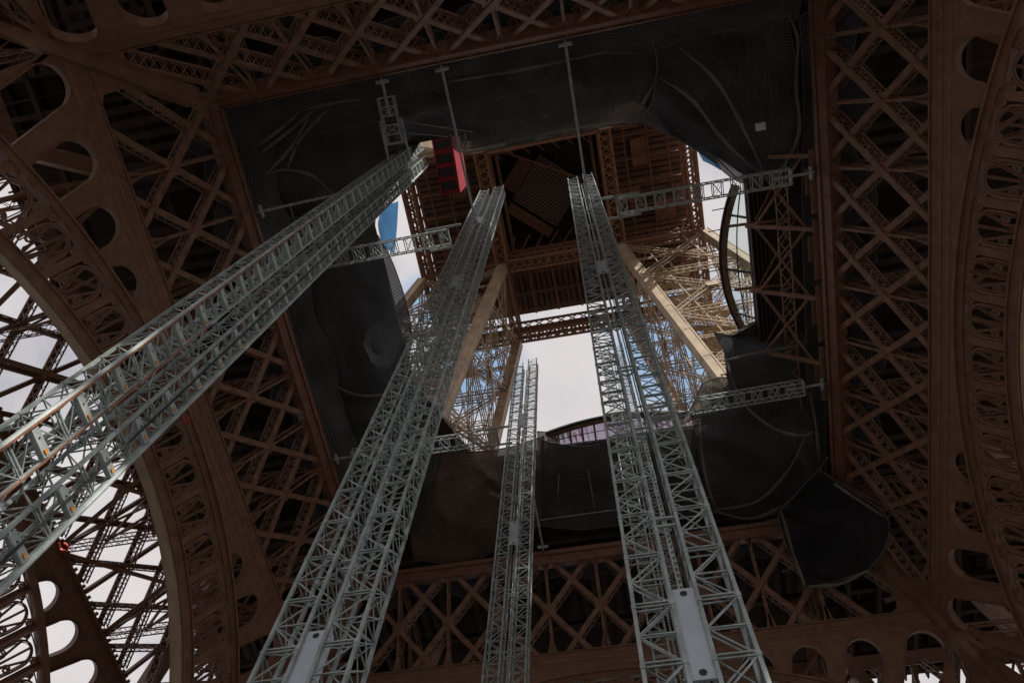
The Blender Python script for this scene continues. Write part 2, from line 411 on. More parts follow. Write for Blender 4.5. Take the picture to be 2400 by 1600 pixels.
for k in range(4):
    MXi = side_matrix(k, 0)
    g = empty('belt_girder', tower, MXi)
    inst(me_up, 'upper_chord', g); inst(me_lo, 'lower_chord', g); 
    for u in nodes_u:
        if abs(u) < 19.5: inst(me_vert, 'vertical_brace', g, Matrix.Translation((u, 0, 0)))
        for sgn in (-1, 1):
            ua = u-sgn*SL*(T_MID-T_UP1)
            if abs(ua) > A1+.6: continue
            front = (sgn > 0) == (u < .1)
            inst(me_diag, 'diagonal_beam', g, diag_matrix(u, sgn, front))
    # end diagonals that die into the hip
    for sgn in (-1, 1):
        u = -sgn*6*PER; dd = lattice_beam(4.9)
        o = inst(dd.mesh('end_diagonal', M_beam), 'end_diagonal', g)
        ub = u+sgn*SL*(T_LO0-T_MID); d = Vector((-sgn*SL, -1, 0)).normalized(); y = Vector((-d.y, d.x, 0))
        o.matrix_local = Matrix(((d.x, y.x, 0, ub), (d.y, y.y, 0, T_LO0+.1), (0, 0, 1, -.03), (0, 0, 0, 1)))
    ar = empty('decorative_arch', tower, MXi)
    for me, nm in ((me_sp, 'spandrel_plate'), (me_or, 'outer_rim'), (me_ir, 'inner_rim'), (me_so, 'arch_soffit')): inst(me, nm, ar)
    for me in me_div: inst(me, 'radial_divider', ar)
    for u in UF: inst(me_fan, 'fan_ornament', ar, fan_matrix(u))
    # outer face: the same girder and arch, one mesh of lattice, seen as a silhouette
    MXo = side_matrix(k, WID)
    g = empty('outer_belt_girder', tower, MXo @ Matrix.Diagonal((1, 1, -1, 1)))
    b = MB(); E0 = A1+WID
    b.bar((-E0, .3, 0), (E0, .3, 0), 1.1, .1); b.build('upper_chord', M_paint, g)
    b = MB(); e0 = E0+T_LO0/CK*K; e1 = E0+T_LO1/CK*K
    b.poly([(-e0, T_LO0), (e0, T_LO0), (e1, T_LO1), (-e1, T_LO1)], -.1, 0); b.bar((-e0, T_LO0+.3, -.4), (e0, T_LO0+.3, -.4), .1, .8)
    b.build('lower_chord', M_paint, g)
    lat = MB(); dm = lattice_beam(L_FULL, cell=.62)
    for u in [PER*i for i in range(-9, 10)]:
        for sgn in (-1, 1):
            Mx = diag_matrix(u, sgn, sgn > 0); i = len(lat.v)
            lat.v += [tuple(Mx @ Vector(v)) for v in dm.v]; lat.f += [tuple(j+i for j in f) for f in dm.f]
        lat.bar((u, T_UP1, -.2), (u, T_LO0, -.2), .3, .3)
    for q in range(-66, 67): lat.box((q*.5, T_LO0-.1, .1), .2, .3, .2)
    tag(lat.build('lattice_web', M_paint, g), kind='stuff')
    ar = empty('outer_decorative_arch', tower, MXo @ Matrix.Diagonal((1, 1, -1, 1)))
    for me, nm in ((me_sp, 'spandrel_plate'), (me_or, 'outer_rim'), (me_ir, 'inner_rim')): inst(me, nm, ar)
    fb = divider(MB(), DIVU); src = me_fan
    for u in UF:
        Mx = fan_matrix(u); i = len(fb.v)
        fb.v += [tuple(Mx @ v.co) for v in src.vertices]; fb.f += [tuple(j+i for j in p.vertices) for p in src.polygons]
    tag(fb.build('fan_ornament', M_paint, ar), kind='stuff')

def lat_flat(b, p, q, w, n, cell=.8, fl=.12, th=.06, web=.06):
    """flat lattice girder of width w in the plane with normal n between p and q"""
    p = Vector(p); q = Vector(q); d = (q-p); L = d.length; d.normalize(); n = Vector(n); s_ = d.cross(n).normalized()*(w/2)
    b.bar(p+s_, q+s_, fl, th, n); b.bar(p-s_, q-s_, fl, th, n)
    k = max(1, round(L/cell)); st = d*(L/k)
    for i in range(k):
        a = p+st*i; c = a+st
        b.bar(a+s_, c-s_, web, .03, n); b.bar(a-s_, c+s_, web, .03, n, .035)
def lat_box(b, p, q, w, n, dep=None, cell=.9, fl=.11, web=.05):
    """four angle chords with zigzag webs"""
    p = Vector(p); q = Vector(q); d = (q-p); L = d.length
    if L < .1: return
    d.normalize(); n = Vector(n).normalized(); s_ = d.cross(n).normalized(); nn = s_.cross(d); dep = dep or w
    s_ = s_*(w/2); nn = nn*(dep/2)
    cs = [s_+nn, -s_+nn, -s_-nn, s_-nn]
    for c in cs: b.bar(p+c, q+c, fl, fl, nn)
    k = max(1, round(L/cell)); st = d*(L/k)
    for j in range(4):
        c0, c1 = cs[j], cs[(j+1) % 4]; nr = nn if j % 2 == 0 else s_
        for i in range(k):
            a = p+st*i; e = a+st
            if i % 2: b.bar(a+c0, e+c1, web, .025, nr)
            else: b.bar(a+c1, e+c0, web, .025, nr)

# --- hips where two belt girders meet, with their slotted gussets
for sx, sy in ((1, 1), (-1, 1), (-1, -1), (1, -1)):
    g = empty('hip_beam', tower)
    top = Vector((sx*(A1+.1), sy*(A1+.1), Z1-.1)); zb = Z1-8.3/CK; bot = Vector((sx*a_in(zb), sy*a_in(zb), zb))
    nrm = Vector((-sx, -sy, -.83)).normalized()
    b = MB(); b.bar(top, bot, 1.0, .12, nrm, .02); b.bar(top, bot, .35, .5, nrm, -.1)
    for s_ in (-1, 1):
        side = (bot-top).normalized().cross(nrm)
        b.bar(top+side*.5*s_, bot+side*.5*s_, .06, .3, nrm, 0)
    b.build('hip_web', M_beam, g)
    for tp, half in ((.04, 2.3), (1.0, 3.4)):     # gussets spreading into both girders
        c = top.lerp(bot, tp); b = MB()
        for ax in (0, 1):
            u = Vector((-sx, 0, 0)) if ax == 0 else Vector((0, -sy, 0))
            d = (bot-top).normalized()
            sg = 1 if tp < .5 else -1
            P = [c, c+u*half*1.25+d*0, c+u*half*.55+d*sg*half*.35, c+d*sg*half*1.3]
            nn = (P[1]-P[0]).cross(P[3]-P[0]).normalized()
            if nn.dot(nrm) < 0: nn = -nn
            i = len(b.v)
            b.v += [tuple(p+nn*.06) for p in P]+[tuple(p+nn*.02) for p in P]
            b.f += [(i, i+1, i+2, i+3), (i+7, i+6, i+5, i+4)]+[(i+j, i+4+j, i+4+(j+1) % 4, i+(j+1) % 4) for j in range(4)]
        b.box8([c+Vector((x*.4, y*.4, z*.3)) for z in (-1, 1) for x, y in ((-1, -1), (1, -1), (1, 1), (-1, 1))])
        b.build('gusset', M_paint, g)

# --- four lower pillars (their inner corner is the corner of the arches)
for sx, sy in ((1, 1), (-1, 1), (-1, -1), (1, -1)):
    g = empty('lower_pillar', tower)
    def P(i, j, z): return Vector((sx*(a_in(z)+WID*i), sy*(a_in(z)+WID*j), z))
    lv = [44.0, 34.0, 23.0, 11.0, 0.2]
    for i, j in ((0, 0), (1, 0), (0, 1), (1, 1)):
        b = MB(); b.bar(P(i, j, 57 if i+j else 50.6), P(i, j, .2), 1.1, 1.1, (sx, 0, .5)); b.build('rafter', M_paint, g)
    for (i0, j0), (i1, j1) in (((0, 0), (1, 0)), ((0, 0), (0, 1)), ((1, 0), (1, 1)), ((0, 1), (1, 1))):
        b = MB(); n = Vector((sx*(j1-j0), sy*(i1-i0), .4))
        for za, zb in zip(lv[:-1], lv[1:]):
            lat_box(b, P(i0, j0, za), P(i1, j1, zb), .8, n, .5, 1.1); lat_box(b, P(i1, j1, za), P(i0, j0, zb), .8, n, .5, 1.1)
            lat_box(b, P(i0, j0, za), P(i1, j1, za), .7, n, .5, 1.1)
            zm = (za+zb)/2; lat_box(b, P(i0, j0, zm), P(i1, j1, zm), .5, n, .4, 1.1)
        b.build('cross_bracing', M_paint, g)

# --- floor of the first platform between inner and outer faces
deck = empty('first_platform', tower)
X0, X1, Y0, Y1, OUT = -12.2, 15.1, -13.6, 12.7, 41.0  # outer reach widened past the real gallery to block sky behind the arches
b = MB(); ZD = 57.9
OL = 38.2
b.box(((X0-OL)/2, 0, ZD), X0+OL, 2*OUT, .5); b.box(((X1+OUT)/2, 0, ZD), OUT-X1, 2*OUT, .5)
b.box(((X0+X1)/2, (Y0-OUT)/2, ZD), X1-X0, Y0+OUT, .5); b.box(((X0+X1)/2, (Y1+OUT)/2, ZD), X1-X0, OUT-Y1, .5)
b.poly([(8, -13.7), (15.3, -13.7), (15.3, -6.9)], ZD-.25, ZD+.25)  # corner pieces added to the deck to stop sky light patches behind the nets
b.poly([(15.3, 4.2), (15.3, 12.8), (10, 12.8), (10, 11.4), (12.6, 9.3), (12.5, 5.3)], ZD-.25, ZD+.25)
b.poly([(-12.3, -13.7), (-7.3, -13.7), (-9.9, -11.0), (-12.3, -8.8)], ZD-.25, ZD+.25)
b.poly([(-12.3, 4.2), (-8.6, 12.8), (-12.3, 12.8)], ZD-.25, ZD+.25)
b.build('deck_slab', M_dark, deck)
b = MB()
for i in range(-20, 21):                           # plank ribs and joists under the deck
    x = i*1.97
    if x < -OL: continue
    for s_ in (-1, 1):
        b.bar((x, s_*19.2, 57.3), (x, s_*OUT, 57.3), .14, .6); b.bar((s_*19.2, x*1.0, 57.0), (OUT if s_ > 0 else -OL, x*1.0, 57.0), .14, .6)
for s_ in (-1, 1):
    for q in (20.5, 23, 26, 29.5, 33, 37):
        b.bar((-OL, s_*q, 56.3), (OUT, s_*q, 56.3), .35, .6)
        if s_*q < -OL: continue
        b.bar((s_*q, -OUT, 56.1), (s_*q, OUT, 56.1), .35, .6)
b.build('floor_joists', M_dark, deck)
b = MB()                                           # corrugated soffit panels
for s_ in (-1, 1):
    for i in range(70):
        q = -33+i*.95
        if i % 9 in (3, 4): continue
        b.box((s_*25.5, q, 55.2), 5.2, .5, .06); b.box((q, s_*25.5, 55.25), .5, 5.2, .06)
b.build('soffit_panels', M_dark, deck)

for k in range(4):                                 # trusses across the platform, every second brace of the belt
    R = Matrix.Rotation(k*pi/2, 3, 'Z')
    for j in range(-2, 3):
        u = j*2*PER; b = MB()
        zb, zt = 45.3, 51.6
        f = lambda x, z: R @ Vector((x, u, z))
        xi0, xo0, xi1, xo1 = a_in(zb), a_in(zb)+WID, a_in(zt), a_in(zt)+WID
        n = R @ Vector((0, 1, 0))
        lat_box(b, f(xi0, zb), f(xo0, zb), .55, (0, 0, 1), .5, .6, .07, .04)
        lat_flat(b, f(xi1, zt), f(xo1, zt), .7, n, .7)
        q = 4
        for i in range(q):
            xa = xi0+(xo0-xi0)*i/q; xb = xi0+(xo0-xi0)*(i+1)/q; ya = xi1+(xo1-xi1)*i/q; yb = xi1+(xo1-xi1)*(i+1)/q
            b.bar(f(xa, zb), f(yb, zt), .22, .12, n); b.bar(f(xb, zb), f(ya, zt), .22, .12, n, .13)
            b.bar(f(xb, zb), f(yb, zt), .14, .14, n)
        b.build('cross_truss', M_paint, tower)
    b = MB()
    for j in range(-2, 2):                         # wind bracing in the level of the lower chords
        u0, u1 = j*2*PER, (j+1)*2*PER; zb = 45.0
        f = lambda x, u: R @ Vector((x, u, zb))
        xi, xo = a_in(zb), a_in(zb)+WID
        b.bar(f(xi, u0), f(xo, u1), .3, .12); b.bar(f(xo, u0), f(xi, u1), .3, .12, (0, 0, 1), .13)
    b.build('wind_bracing', M_paint, tower)

# --- upper legs between the first and the second platform
Z2 = 101.0
def li(z): return 7.95+.188*(Z2-z)
def lo(z): return 19.0+.31*(Z2-z)
for sx, sy in ((1, 1), (-1, 1), (-1, -1), (1, -1)):
    g = empty('upper_leg', tower)
    pts = {(0, 0): lambda z: Vector((sx*li(z), sy*li(z), z)), (1, 0): lambda z: Vector((sx*lo(z), sy*li(z), z)),
           (0, 1): lambda z: Vector((sx*li(z), sy*lo(z), z)), (1, 1): lambda z: Vector((sx*lo(z), sy*lo(z), z))}
    for key, fn in pts.items():
        b = MB(); w = 1.15 if key != (1, 1) else .95
        b.bar(fn(Z2), fn(58.2), w, w, (sx, 0, .2))
        ax = (fn(58.2)-fn(Z2)).normalized(); s1 = ax.cross(Vector((sx, 0, .2))).normalized(); n1 = s1.cross(ax)
        for e0, e1 in ((1, 0), (-1, 0), (0, 1), (0, -1)):      # angle irons along every edge, cover plates at the joints
            for e2 in (-1, 1):
                o = (s1*e0+n1*e1)*(w/2+.02)+(n1*e2 if e0 else s1*e2)*(w/2-.09)
                b.bar(fn(Z2)+o, fn(58.2)+o, .16 if e0 == 0 else .05, .05 if e0 == 0 else .16, n1)
            for q in range(1, 8):
                c = fn(Z2).lerp(fn(58.2), q/8+.03)+(s1*e0+n1*e1)*(w/2+.012)
                b.bar(c-ax*.5, c+ax*.5, w*.7 if e0 == 0 else .03, .03 if e0 == 0 else w*.7, n1)
        for z in (92, 82, 71.5):                   # pronged gussets where bracing meets the rafter
            c = fn(z)
            for oth in pts:
                if abs(oth[0]-key[0])+abs(oth[1]-key[1]) == 1:
                    d = (pts[oth](z)-c).normalized()
                    for dz in (-.9, 0, .9): b.bar(c+Vector((0, 0, dz*.4)), c+d*2.0+Vector((0, 0, dz*1.1)), .3, .1, d.cross(Vector((0, 0, 1))))
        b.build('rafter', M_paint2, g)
    lv = [Z2, 92, 82, 71.5, 60.5]
    for A, B in (((0, 0), (1, 0)), ((0, 0), (0, 1)), ((1, 0), (1, 1)), ((0, 1), (1, 1))):
        fa, fb_ = pts[A], pts[B]; b = MB()
        n = (fb_(80)-fa(80)).cross(fa(90)-fa(70)).normalized()
        for za, zb in zip(lv[:-1], lv[1:]):
            lat_box(b, fa(za), fb_(zb), .62, n, .45, .75, .1, .05); lat_box(b, fb_(za), fa(zb), .62, n, .45, .75, .1, .05)
            zm = (za+zb)/2
            lat_box(b, fa(zb), fb_(zb), .7, n, .5, .75, .1, .05)
            lat_flat(b, fa(zm), fb_(zm), .5, n, .7, .08)
            c = (fa(zm)+fb_(zm))/2; b.bar(c-Vector((0, 0, .7)), c+Vector((0, 0, .7)), 1.3, .08, n, .3)
            for tt in (.25, .75):
                b.bar(fa(za).lerp(fb_(za), tt), fa(zb).lerp(fb_(zb), tt), .12, .12, n)
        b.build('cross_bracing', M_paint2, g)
    # lift track, stairs and diaphragms inside the leg
    b = MB()
    def ctr(z, i, j): return pts[(0, 0)](z)+(pts[(1, 1)](z)-pts[(0, 0)](z)).dot(Vector((sx, 0, 0)))*Vector((sx*i, 0, 0))+(pts[(1, 1)](z)-pts[(0, 0)](z)).dot(Vector((0, sy, 0)))*Vector((0, sy*j, 0))
    for i, j in ((.3, .5), (.5, .3), (.62, .62)):
        lat_box(b, ctr(Z2, i, j), ctr(59, i, j), 1.1, (sx, -sy, 0), 1.1, 1.2, .1, .05)
    z = 60.0; fl = 0
    while z < 99:
        i0, i1 = (.25, .7) if fl % 2 else (.7, .25)
        p, q = ctr(z, i0, .4), ctr(z+2.6, i1, .45)
        b.bar(p, q, .7, .12, (0, 0, 1)); b.bar(p+Vector((0, .4, .9)), q+Vector((0, .4, .9)), .05, .05); b.bar(q, q+Vector((sx*.9, sy*.9, 0)), .9, .08)
        for q_ in range(4): b.bar(ctr(z+random.random()*3, random.random(), random.random()), ctr(z+random.random()*4, random.random(), random.random()), .09, .09)
        z += 2.6; fl += 1
    for z in (92, 82, 71.5):
        lat_flat(b, pts[(0, 0)](z), pts[(1, 1)](z), .6, (0, 0, 1), .7); lat_flat(b, pts[(1, 0)](z), pts[(0, 1)](z), .6, (0, 0, 1), .7)
        for i in range(3): lat_flat(b, ctr(z, .0, .25*(i+1)), ctr(z, 1, .25*(i+1)), .4, (0, 0, 1), .6)
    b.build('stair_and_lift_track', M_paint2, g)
    for z in (86.5, 76.5, 66.0):                   # landings, their sunlit look put into the lighter colour
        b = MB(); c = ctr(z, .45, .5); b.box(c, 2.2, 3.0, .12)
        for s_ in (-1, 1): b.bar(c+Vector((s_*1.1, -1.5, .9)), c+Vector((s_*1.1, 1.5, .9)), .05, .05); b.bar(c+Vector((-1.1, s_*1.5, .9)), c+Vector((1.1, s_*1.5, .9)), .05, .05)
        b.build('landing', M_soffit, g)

# --- second platform
sp = empty('second_platform', tower)
def ring(b, h, z0, z1, n_=8, fl=.3, cell=1.5, out=False, bw=1.5):
    for k in range(4):
        R = Matrix.Rotation(k*pi/2, 3, 'Z'); n = R @ Vector((1, 0, 0))
        for dx in (-bw/2, bw/2):
            f = lambda u, z: R @ Vector((h+dx, u, z))
            for z in (z0, z1): b.bar(f(-h-dx, z), f(h+dx, z), fl, .3, (0, 0, 1))
            L = 2*h; kk = round(L/cell); c = L/kk
            for i in range(kk):
                b.bar(f(-h+i*c, z0), f(-h+(i+1)*c, z1), .2, .05, n); b.bar(f(-h+(i+1)*c, z0), f(-h+i*c, z1), .2, .05, n, .06)
        lat_flat(b, R @ Vector((h, -h, z0-.02)), R @ Vector((h, h, z0-.02)), bw, (0, 0, 1), 1.15, .1, .1, .17)
b = MB(); ring(b, 7.95, Z2, Z2+2.3, cell=1.3); ring(b, 7.95, Z2+2.7, Z2+4.6, cell=1.8); b.build('inner_ring_girder', M_paint, sp)
b = MB(); ring(b, 18.3, Z2, Z2+1.5, cell=1.25, bw=1.3); ring(b, 18.3, Z2+1.9, Z2+4.4, cell=1.6, bw=1.3); b.build('outer_ring_girder', M_paint, sp)
for s_ in (-1, 1):                                 # radial girders from the inner to the outer ring
    for q in (-7.95, 7.95):
        b = MB(); c = MB()
        for dx in (-.5, .5):
            lat_flat(b, (q+dx, s_*8.2, Z2+2.2), (q+dx, s_*19, Z2+2.2), 4.2, (1, 0, 0), 1.7, .3, .25, .14)
            lat_flat(c, (s_*8.2, q+dx, Z2+2.2), (s_*19, q+dx, Z2+2.2), 4.2, (0, 1, 0), 1.7, .3, .25, .14)
        for zz in (Z2+.1, Z2+2.2): lat_flat(b, (q, s_*8.2, zz), (q, s_*19, zz), 1.0, (0, 0, 1), 1.0, .14, .1, .1); lat_flat(c, (s_*8.2, q, zz), (s_*19, q, zz), 1.0, (0, 0, 1), 1.0, .14, .1, .1)
        b.build('radial_girder', M_paint, sp); c.build('radial_girder', M_paint, sp)
b = MB(); ZP = 108.2
for sx, sy, w, h in ((1, 0, 10.0, 36), (-1, 0, 10.0, 36)): b.box((sx*(8+5.2), 0, ZP), 10.4, 34.8, .4)
for s_ in (-1, 1): b.box((0, s_*(8+4.7), ZP), 16, 9.2, .4)
b.box((0, 0, ZP+6), 16.5, 16.5, .3)
for s_ in (-1, 1): b.box((s_*8.2, 0, ZP+3), .3, 16.5, 6); b.box((0, s_*8.2, ZP+3), 16.5, .3, 6)
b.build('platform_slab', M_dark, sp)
b = MB()
for i in range(-21, 22):
    q = i*.8
    for s_ in (-1, 1):
        b.box((s_*13.2, q, ZP-.27), 10, .5, .1)
        if abs(q) < 7.8: b.box((q, s_*12.6, ZP-.32), .5, 9, .1)
b.build('underside_planks', M_plank, sp)
b = MB()
for s_ in (-1, 1):
    for q in (-15, -12.3, -9.5, -5.5, -2.4, .8, 4.0, 7, 9.8, 12.6, 15.5):
        lat_flat(b, (s_*8, q, 106.2), (s_*18, q, 106.2), 1.0, (0, 1, 0), 1.0, .16, .1, .08)
    for q in (10.6, 13.6, 16.2):
        lat_flat(b, (s_*q, -17, 105.6), (s_*q, 17, 105.6), .8, (1, 0, 0), 1.0, .16, .1, .08)
        lat_flat(b, (-8, s_*q, 106), (8, s_*q, 106), .9, (0, 1, 0), 1.0, .16, .1, .08)
    for q in (-5, -1.7, 1.7, 5): b.bar((q, s_*8, 107), (q, s_*17, 107), .3, .6)
    for x, y, w, h in ((10.5, 2.5, 3, 2.2), (12.5, -3, 2, 3.5), (15, 5.5, 2.5, 2.5), (11.2, -7, 3.2, 1.6)): b.box((s_*x, y, 107.2), w, h, .5)
b.build('floor_joists', M_paint, sp)
# diamond ceiling grid hung in the central well
gz = 111.5; c4 = [at(1181, 457, gz), at(1252, 360, gz), at(1332, 412, gz), at(1272, 524, gz)]
cg = sum(c4, Vector())/4; e1 = ((c4[1]-c4[0])+(c4[2]-c4[3])).normalized(); e2 = Vector((-e1.y, e1.x, 0)); hs = ((c4[1]-c4[0]).length+(c4[3]-c4[0]).length)/4
b = MB(); n = 18
for i in range(n+1):
    t = -hs+2*hs*i/n
    b.bar(cg+e1*t-e2*hs, cg+e1*t+e2*hs, .07, .2); b.bar(cg+e2*t-e1*hs, cg+e2*t+e1*hs, .07, .2, (0, 0, 1), .05)
b.build('diamond_grid', M_hatch, sp)
b = MB(); b.bar(cg+e1*(-hs)+Vector((0, 0, .9)), cg+e1*hs+Vector((0, 0, .9)), 2*hs, .1); b.build('grid_backing', M_black, sp); b = MB()
b.bar(cg-e1*(hs+1.3)-e2*hs, cg-e1*(hs+1.3)+e2*hs, 1.5, .3)
for j in range(6): b.bar(cg-e2*(hs+.4+j*.35)-e1*(hs*.8), cg-e2*(hs+.4+j*.35)+e1*(hs*.55), .25, .1)
b.bar(Vector((-7.8, -6, 109)), Vector((7.8, -7, 109)), .5, .6); b.bar(Vector((-7.8, -7.2, 110)), Vector((7.8, 1.5, 110)), .3, .3)
b.bar(Vector((-6.6, -7.8, 108.5)), Vector((-6.6, 7.8, 108.5)), .4, .4); b.bar(Vector((6.4, -7.8, 108.5)), Vector((6.4, 7.8, 108.5)), .4, .4)
for s_ in (-1, 1):
    for i in range(8): b.bar((-7.9+i*2, s_*7.9, 106.5), (-5.9+i*2, s_*5.5, 106.8), .16, .16); 
b.build('lift_well_framing', M_paint, sp)
# a taller shaft above, so that the well does not open on the sky
b = MB()
for s_ in (-1, 1):
    for q in (-6, -3, 0, 3, 6): lat_flat(b, (q, s_*7.7, 105), (q, s_*7.7, 113), .5, (0, 1, 0), .8, .1, .08); lat_flat(b, (s_*7.7, q, 105), (s_*7.7, q, 113), .5, (1, 0, 0), .8, .1, .08)
b.build('well_lining', M_paint, sp)

# --- exposed frames under the right gallery
b = MB()
ys = [-8.6, -3.7, 1.2, 6.1]
for i, y in enumerate(ys):
    b.bar((14.7, y, 56.6), (18.3, y, 52.6), .26, .26, (0, 1, 0)); b.bar((13.6, y, 57.3), (18.2, y, 56.4), .18, .18)
    b.bar((16.2, y, 55.0), (18.2, y, 56.6), .12, .12)
for y0, y1 in zip(ys[:-1], ys[1:]):
    for a_, c_ in ((y0, y1), (y1, y0)):
        b.bar((15.2, a_, 56.0), (17.9, c_, 53.2), .16, .12); b.bar((15.4, a_, 57.1), (18.0, c_, 56.0), .12, .12)
sl = MB()
for q in range(5): sl.bar((15.2+q*.28, -9.5, 57.4-q*.05), (15.2+q*.28, 8, 57.4-q*.05), .12, .5)
sl.build('gallery_slats', M_dark, tower)
lat_flat(b, (17.0, -12, 55.4), (17.0, 12, 55.4), 1.2, (1, 0, .5), 1.2, .1, .06)
b.build('gallery_frame', M_paint, tower)
# webs of the chord that show around the opening on the right
b = MB()
for i in range(4):
    y = -9+i*4.6
    P = [(18.35, y, 52.55), (18.35, y+4.2, 52.55), (18.35, y+3.2, 53.15), (18.35, y+1.0, 53.15)]
    b.bar(P[0], P[1], .05, .5, (1, 0, 0)); b.bar((18.33, y+2.1-.9, 52.95), (18.33, y+2.1+.9, 52.95), .05, .9, (1, 0, 0))
b.build('edge_plate', M_paint, tower)

# ================================================================== HOIST MASTS
def mast_mesh_column(h, w=.74, bay=.75):
    b = MB(); c = w/2
    for x, y in ((-c, -c), (c, -c), (c, c), (-c, c)): b.bar((x, y, 0), (x, y, h), .075, .075, (0, 1, 0))
    n = int(h/bay)
    cs = [(-c, -c), (c, -c), (c, c), (-c, c)]
    for i in range(n):
        z0, z1 = i*bay, (i+1)*bay
        for j in range(4):
            p, q = cs[j], cs[(j+1) % 4]
            b.bar((*p, z0), (*q, z0), .03, .03, (0, 0, 1))
            if i % 2: b.bar((*p, z0), (*q, z1), .028, .028, (0, 0, 1))
            else: b.bar((*q, z0), (*p, z1), .028, .028, (0, 0, 1))
            if j == 1: b.bar((*q, z0) if i % 2 else (*p, z0), (*p, z1) if i % 2 else (*q, z1), .022, .022, (0, 0, 1))
        if i % 2 == 0:                       # section joints
            for p in cs: b.box((p[0], p[1], z0), .095, .095, .09)
            b.bar((-c, -c, z0+.09), (c, -c, z0+.09), .04, .04, (0, 0, 1))
        if i % 3 == 1: b.bar((*cs[0], z0), (*cs[2], z0), .03, .03, (0, 0, 1))
    return b
HM = {}
def mast(x, y, h, rot, label, plates, style=0):
    t = empty('hoist_mast'); t.location = (x, y, 0); t.rotation_euler = (0, 0, rot)
    tag(t, label, 'mast', 'tall galvanised hoist masts')
    for s_ in (-1, 1):
        hh = h-(0 if s_ > 0 else .6)
        key = round(hh, 1)
        if key not in HM: HM[key] = mast_mesh_column(hh).mesh('lattice_column', M_galv)
        o = inst(HM[key], 'lattice_column', t, Matrix.Translation((s_*(.62 if style == 0 else .66), 0, 0)))
    if style == 0:                                  # rack with teeth between the two columns
        b = MB(); b.bar((-.02, .22, 0), (-.02, .22, h-1), .05, .04)
        z = .1
        while z < h-1: b.box((.03, .22, z), .06, .03, .09); z += .2
        b.build('toothed_rack', M_galv2, t)
        b = MB(); b.tube((.14, .1, 0), (.14, .1, h-1.5), .02); b.build('cable', M_black, t)
    for z in [3+i*4.5 for i in range(int((h-4)/4.5))]:
        b = MB()
        for zz in (z, z+.3): b.bar((-.32, .0, zz), (.32, .0, zz), .06, .06)
        b.bar((-.32, 0, z), (0, .3, z+.15), .05, .05); b.bar((.32, 0, z), (0, .3, z+.15), .05, .05)
        b.build('tie_frame', M_galv2, t)
    for z in plates:
        b = MB(); b.box((0, -.30, z), .5, .04, 2.3)
        for s_ in (-1, 1): b.box((s_*.27, -.2, z), .04, .22, 2.3)
        o = b.build('shield_plate', M_plate, t)
        hb = MB()
        for q in range(12):
            for s_ in (-1, 1): hb.tube((s_*.21, -.318, z-1.08+q*.196), (s_*.21, -.33, z-1.08+q*.196), .012, 6)
        tag(hb.build('bolt_head', M_galv, o), kind='stuff')
        hb = MB(); hb.tube((0, -.325, z-1.0), (0, -.335, z-1.0), .07, 12); hb.tube((0, -.325, z+1.0), (0, -.335, z+1.0), .07, 12); hb.build('lifting_hole', M_black, o)
    b = MB(); b.box((0, 0, .1), 2.6, 1.6, .2); b.build('base_frame', M_galv, t)
    return t
mast(-3.85, -7.65, 67.5, 0, 'grey lattice hoist mast leaning up from lower left, its top beside the diamond grid', [12.9, 39.5, 54.5])
mast(3.65, -7.65, 65.5, 0, 'grey lattice hoist mast at lower right with the biggest pale blue shield plate', [12.8, 37.5])
mast(-3.75, 8.0, 66.0, 0, 'slim distant grey hoist mast in front of the white sky window', [39.5, 54.0])
mast(4.05, 8.0, 66.5, 0, 'distant hoist mast almost hidden behind the right hand mast', [])
te = mast(-8.5, -12.36, 63.5, pi/2, 'near hoist mast crossing the left of the picture with rusty rails and orange stickers', [], 1)
# the near mast carries ladder like guide frames with U plates, rusty guide tubes, stickers and red hooks
for s_ in (-1, 1):
    y0 = .36
    xx = s_*1.06
    b = MB(); b.tube((xx, -.42, 0), (xx, -.42, 62.5), .06, 8); b.build('guide_tube', M_galv2, te)
    if s_ < 0:
        b = MB(); b.bar((-1.03, -.485, 0), (-1.03, -.485, 34), .035, .02, (0, 1, 0)); b.bar((-.29, -.42, 0), (-.29, -.42, 22), .03, .02, (0, 1, 0)); b.build('guide_rail', M_rust, te)
b = MB(); b.tube((.62, -.5, 0), (.62, -.5, 58), .03, 8); b.build('power_cable', M_black, te)
pl = MB(); st = MB(); ho = MB()
pl.box((0, 0, 0), .62, .03, .2); pl.box((0, .05, -.1), .62, .1, .03); pl.box((0, .05, .1), .62, .1, .03)
pm = pl.mesh('rung_plate', M_galv2); st.box((0, 0, 0), .11, .01, .07); sm = st.mesh('orange_sticker', M_orange)
for i in range(38):
    for s_ in (-1, 1):
        z = 5.25+i*1.5
        o = inst(pm, 'rung_plate', te, Matrix.Translation((s_*.66, -.44, z)))
        if i < 14: inst(sm, 'orange_sticker', o, Matrix.Translation((.2, -.03, 0)))
        if i < 14:
            hb = MB()
            hb.tube((-.1, -.016, 0), (-.1, -.026, 0), .022, 8)
            hb.build('bolt_hole', M_black, o)
b = MB()
for i in range(40):
    z = 1.2+i*1.5; k_ = 1 if i % 2 else -1
    b.bar((-.36, .3, z), (.36, .3, z), .04, .04); b.bar((-.36*k_, .3, z), (.36*k_, .3, z+1.5), .03, .03); b.bar((-.36, -.34, z+.7), (.36, .3, z+.7), .03, .03)
b.build('gap_bracing', M_galv, te)
for z in (13.6, 19.0, 26.5):                        # red hooks on the lower edge
    b = MB(); pts = [(1.30-.09*cos(a), -.5+.09*sin(a), z) for a in [pi*.6+pi*1.25*i/10 for i in range(11)]]
    b.ribbon([(1.2, -.45, z)]+pts, .028, .035); b.build('red_hook', M_red, te)

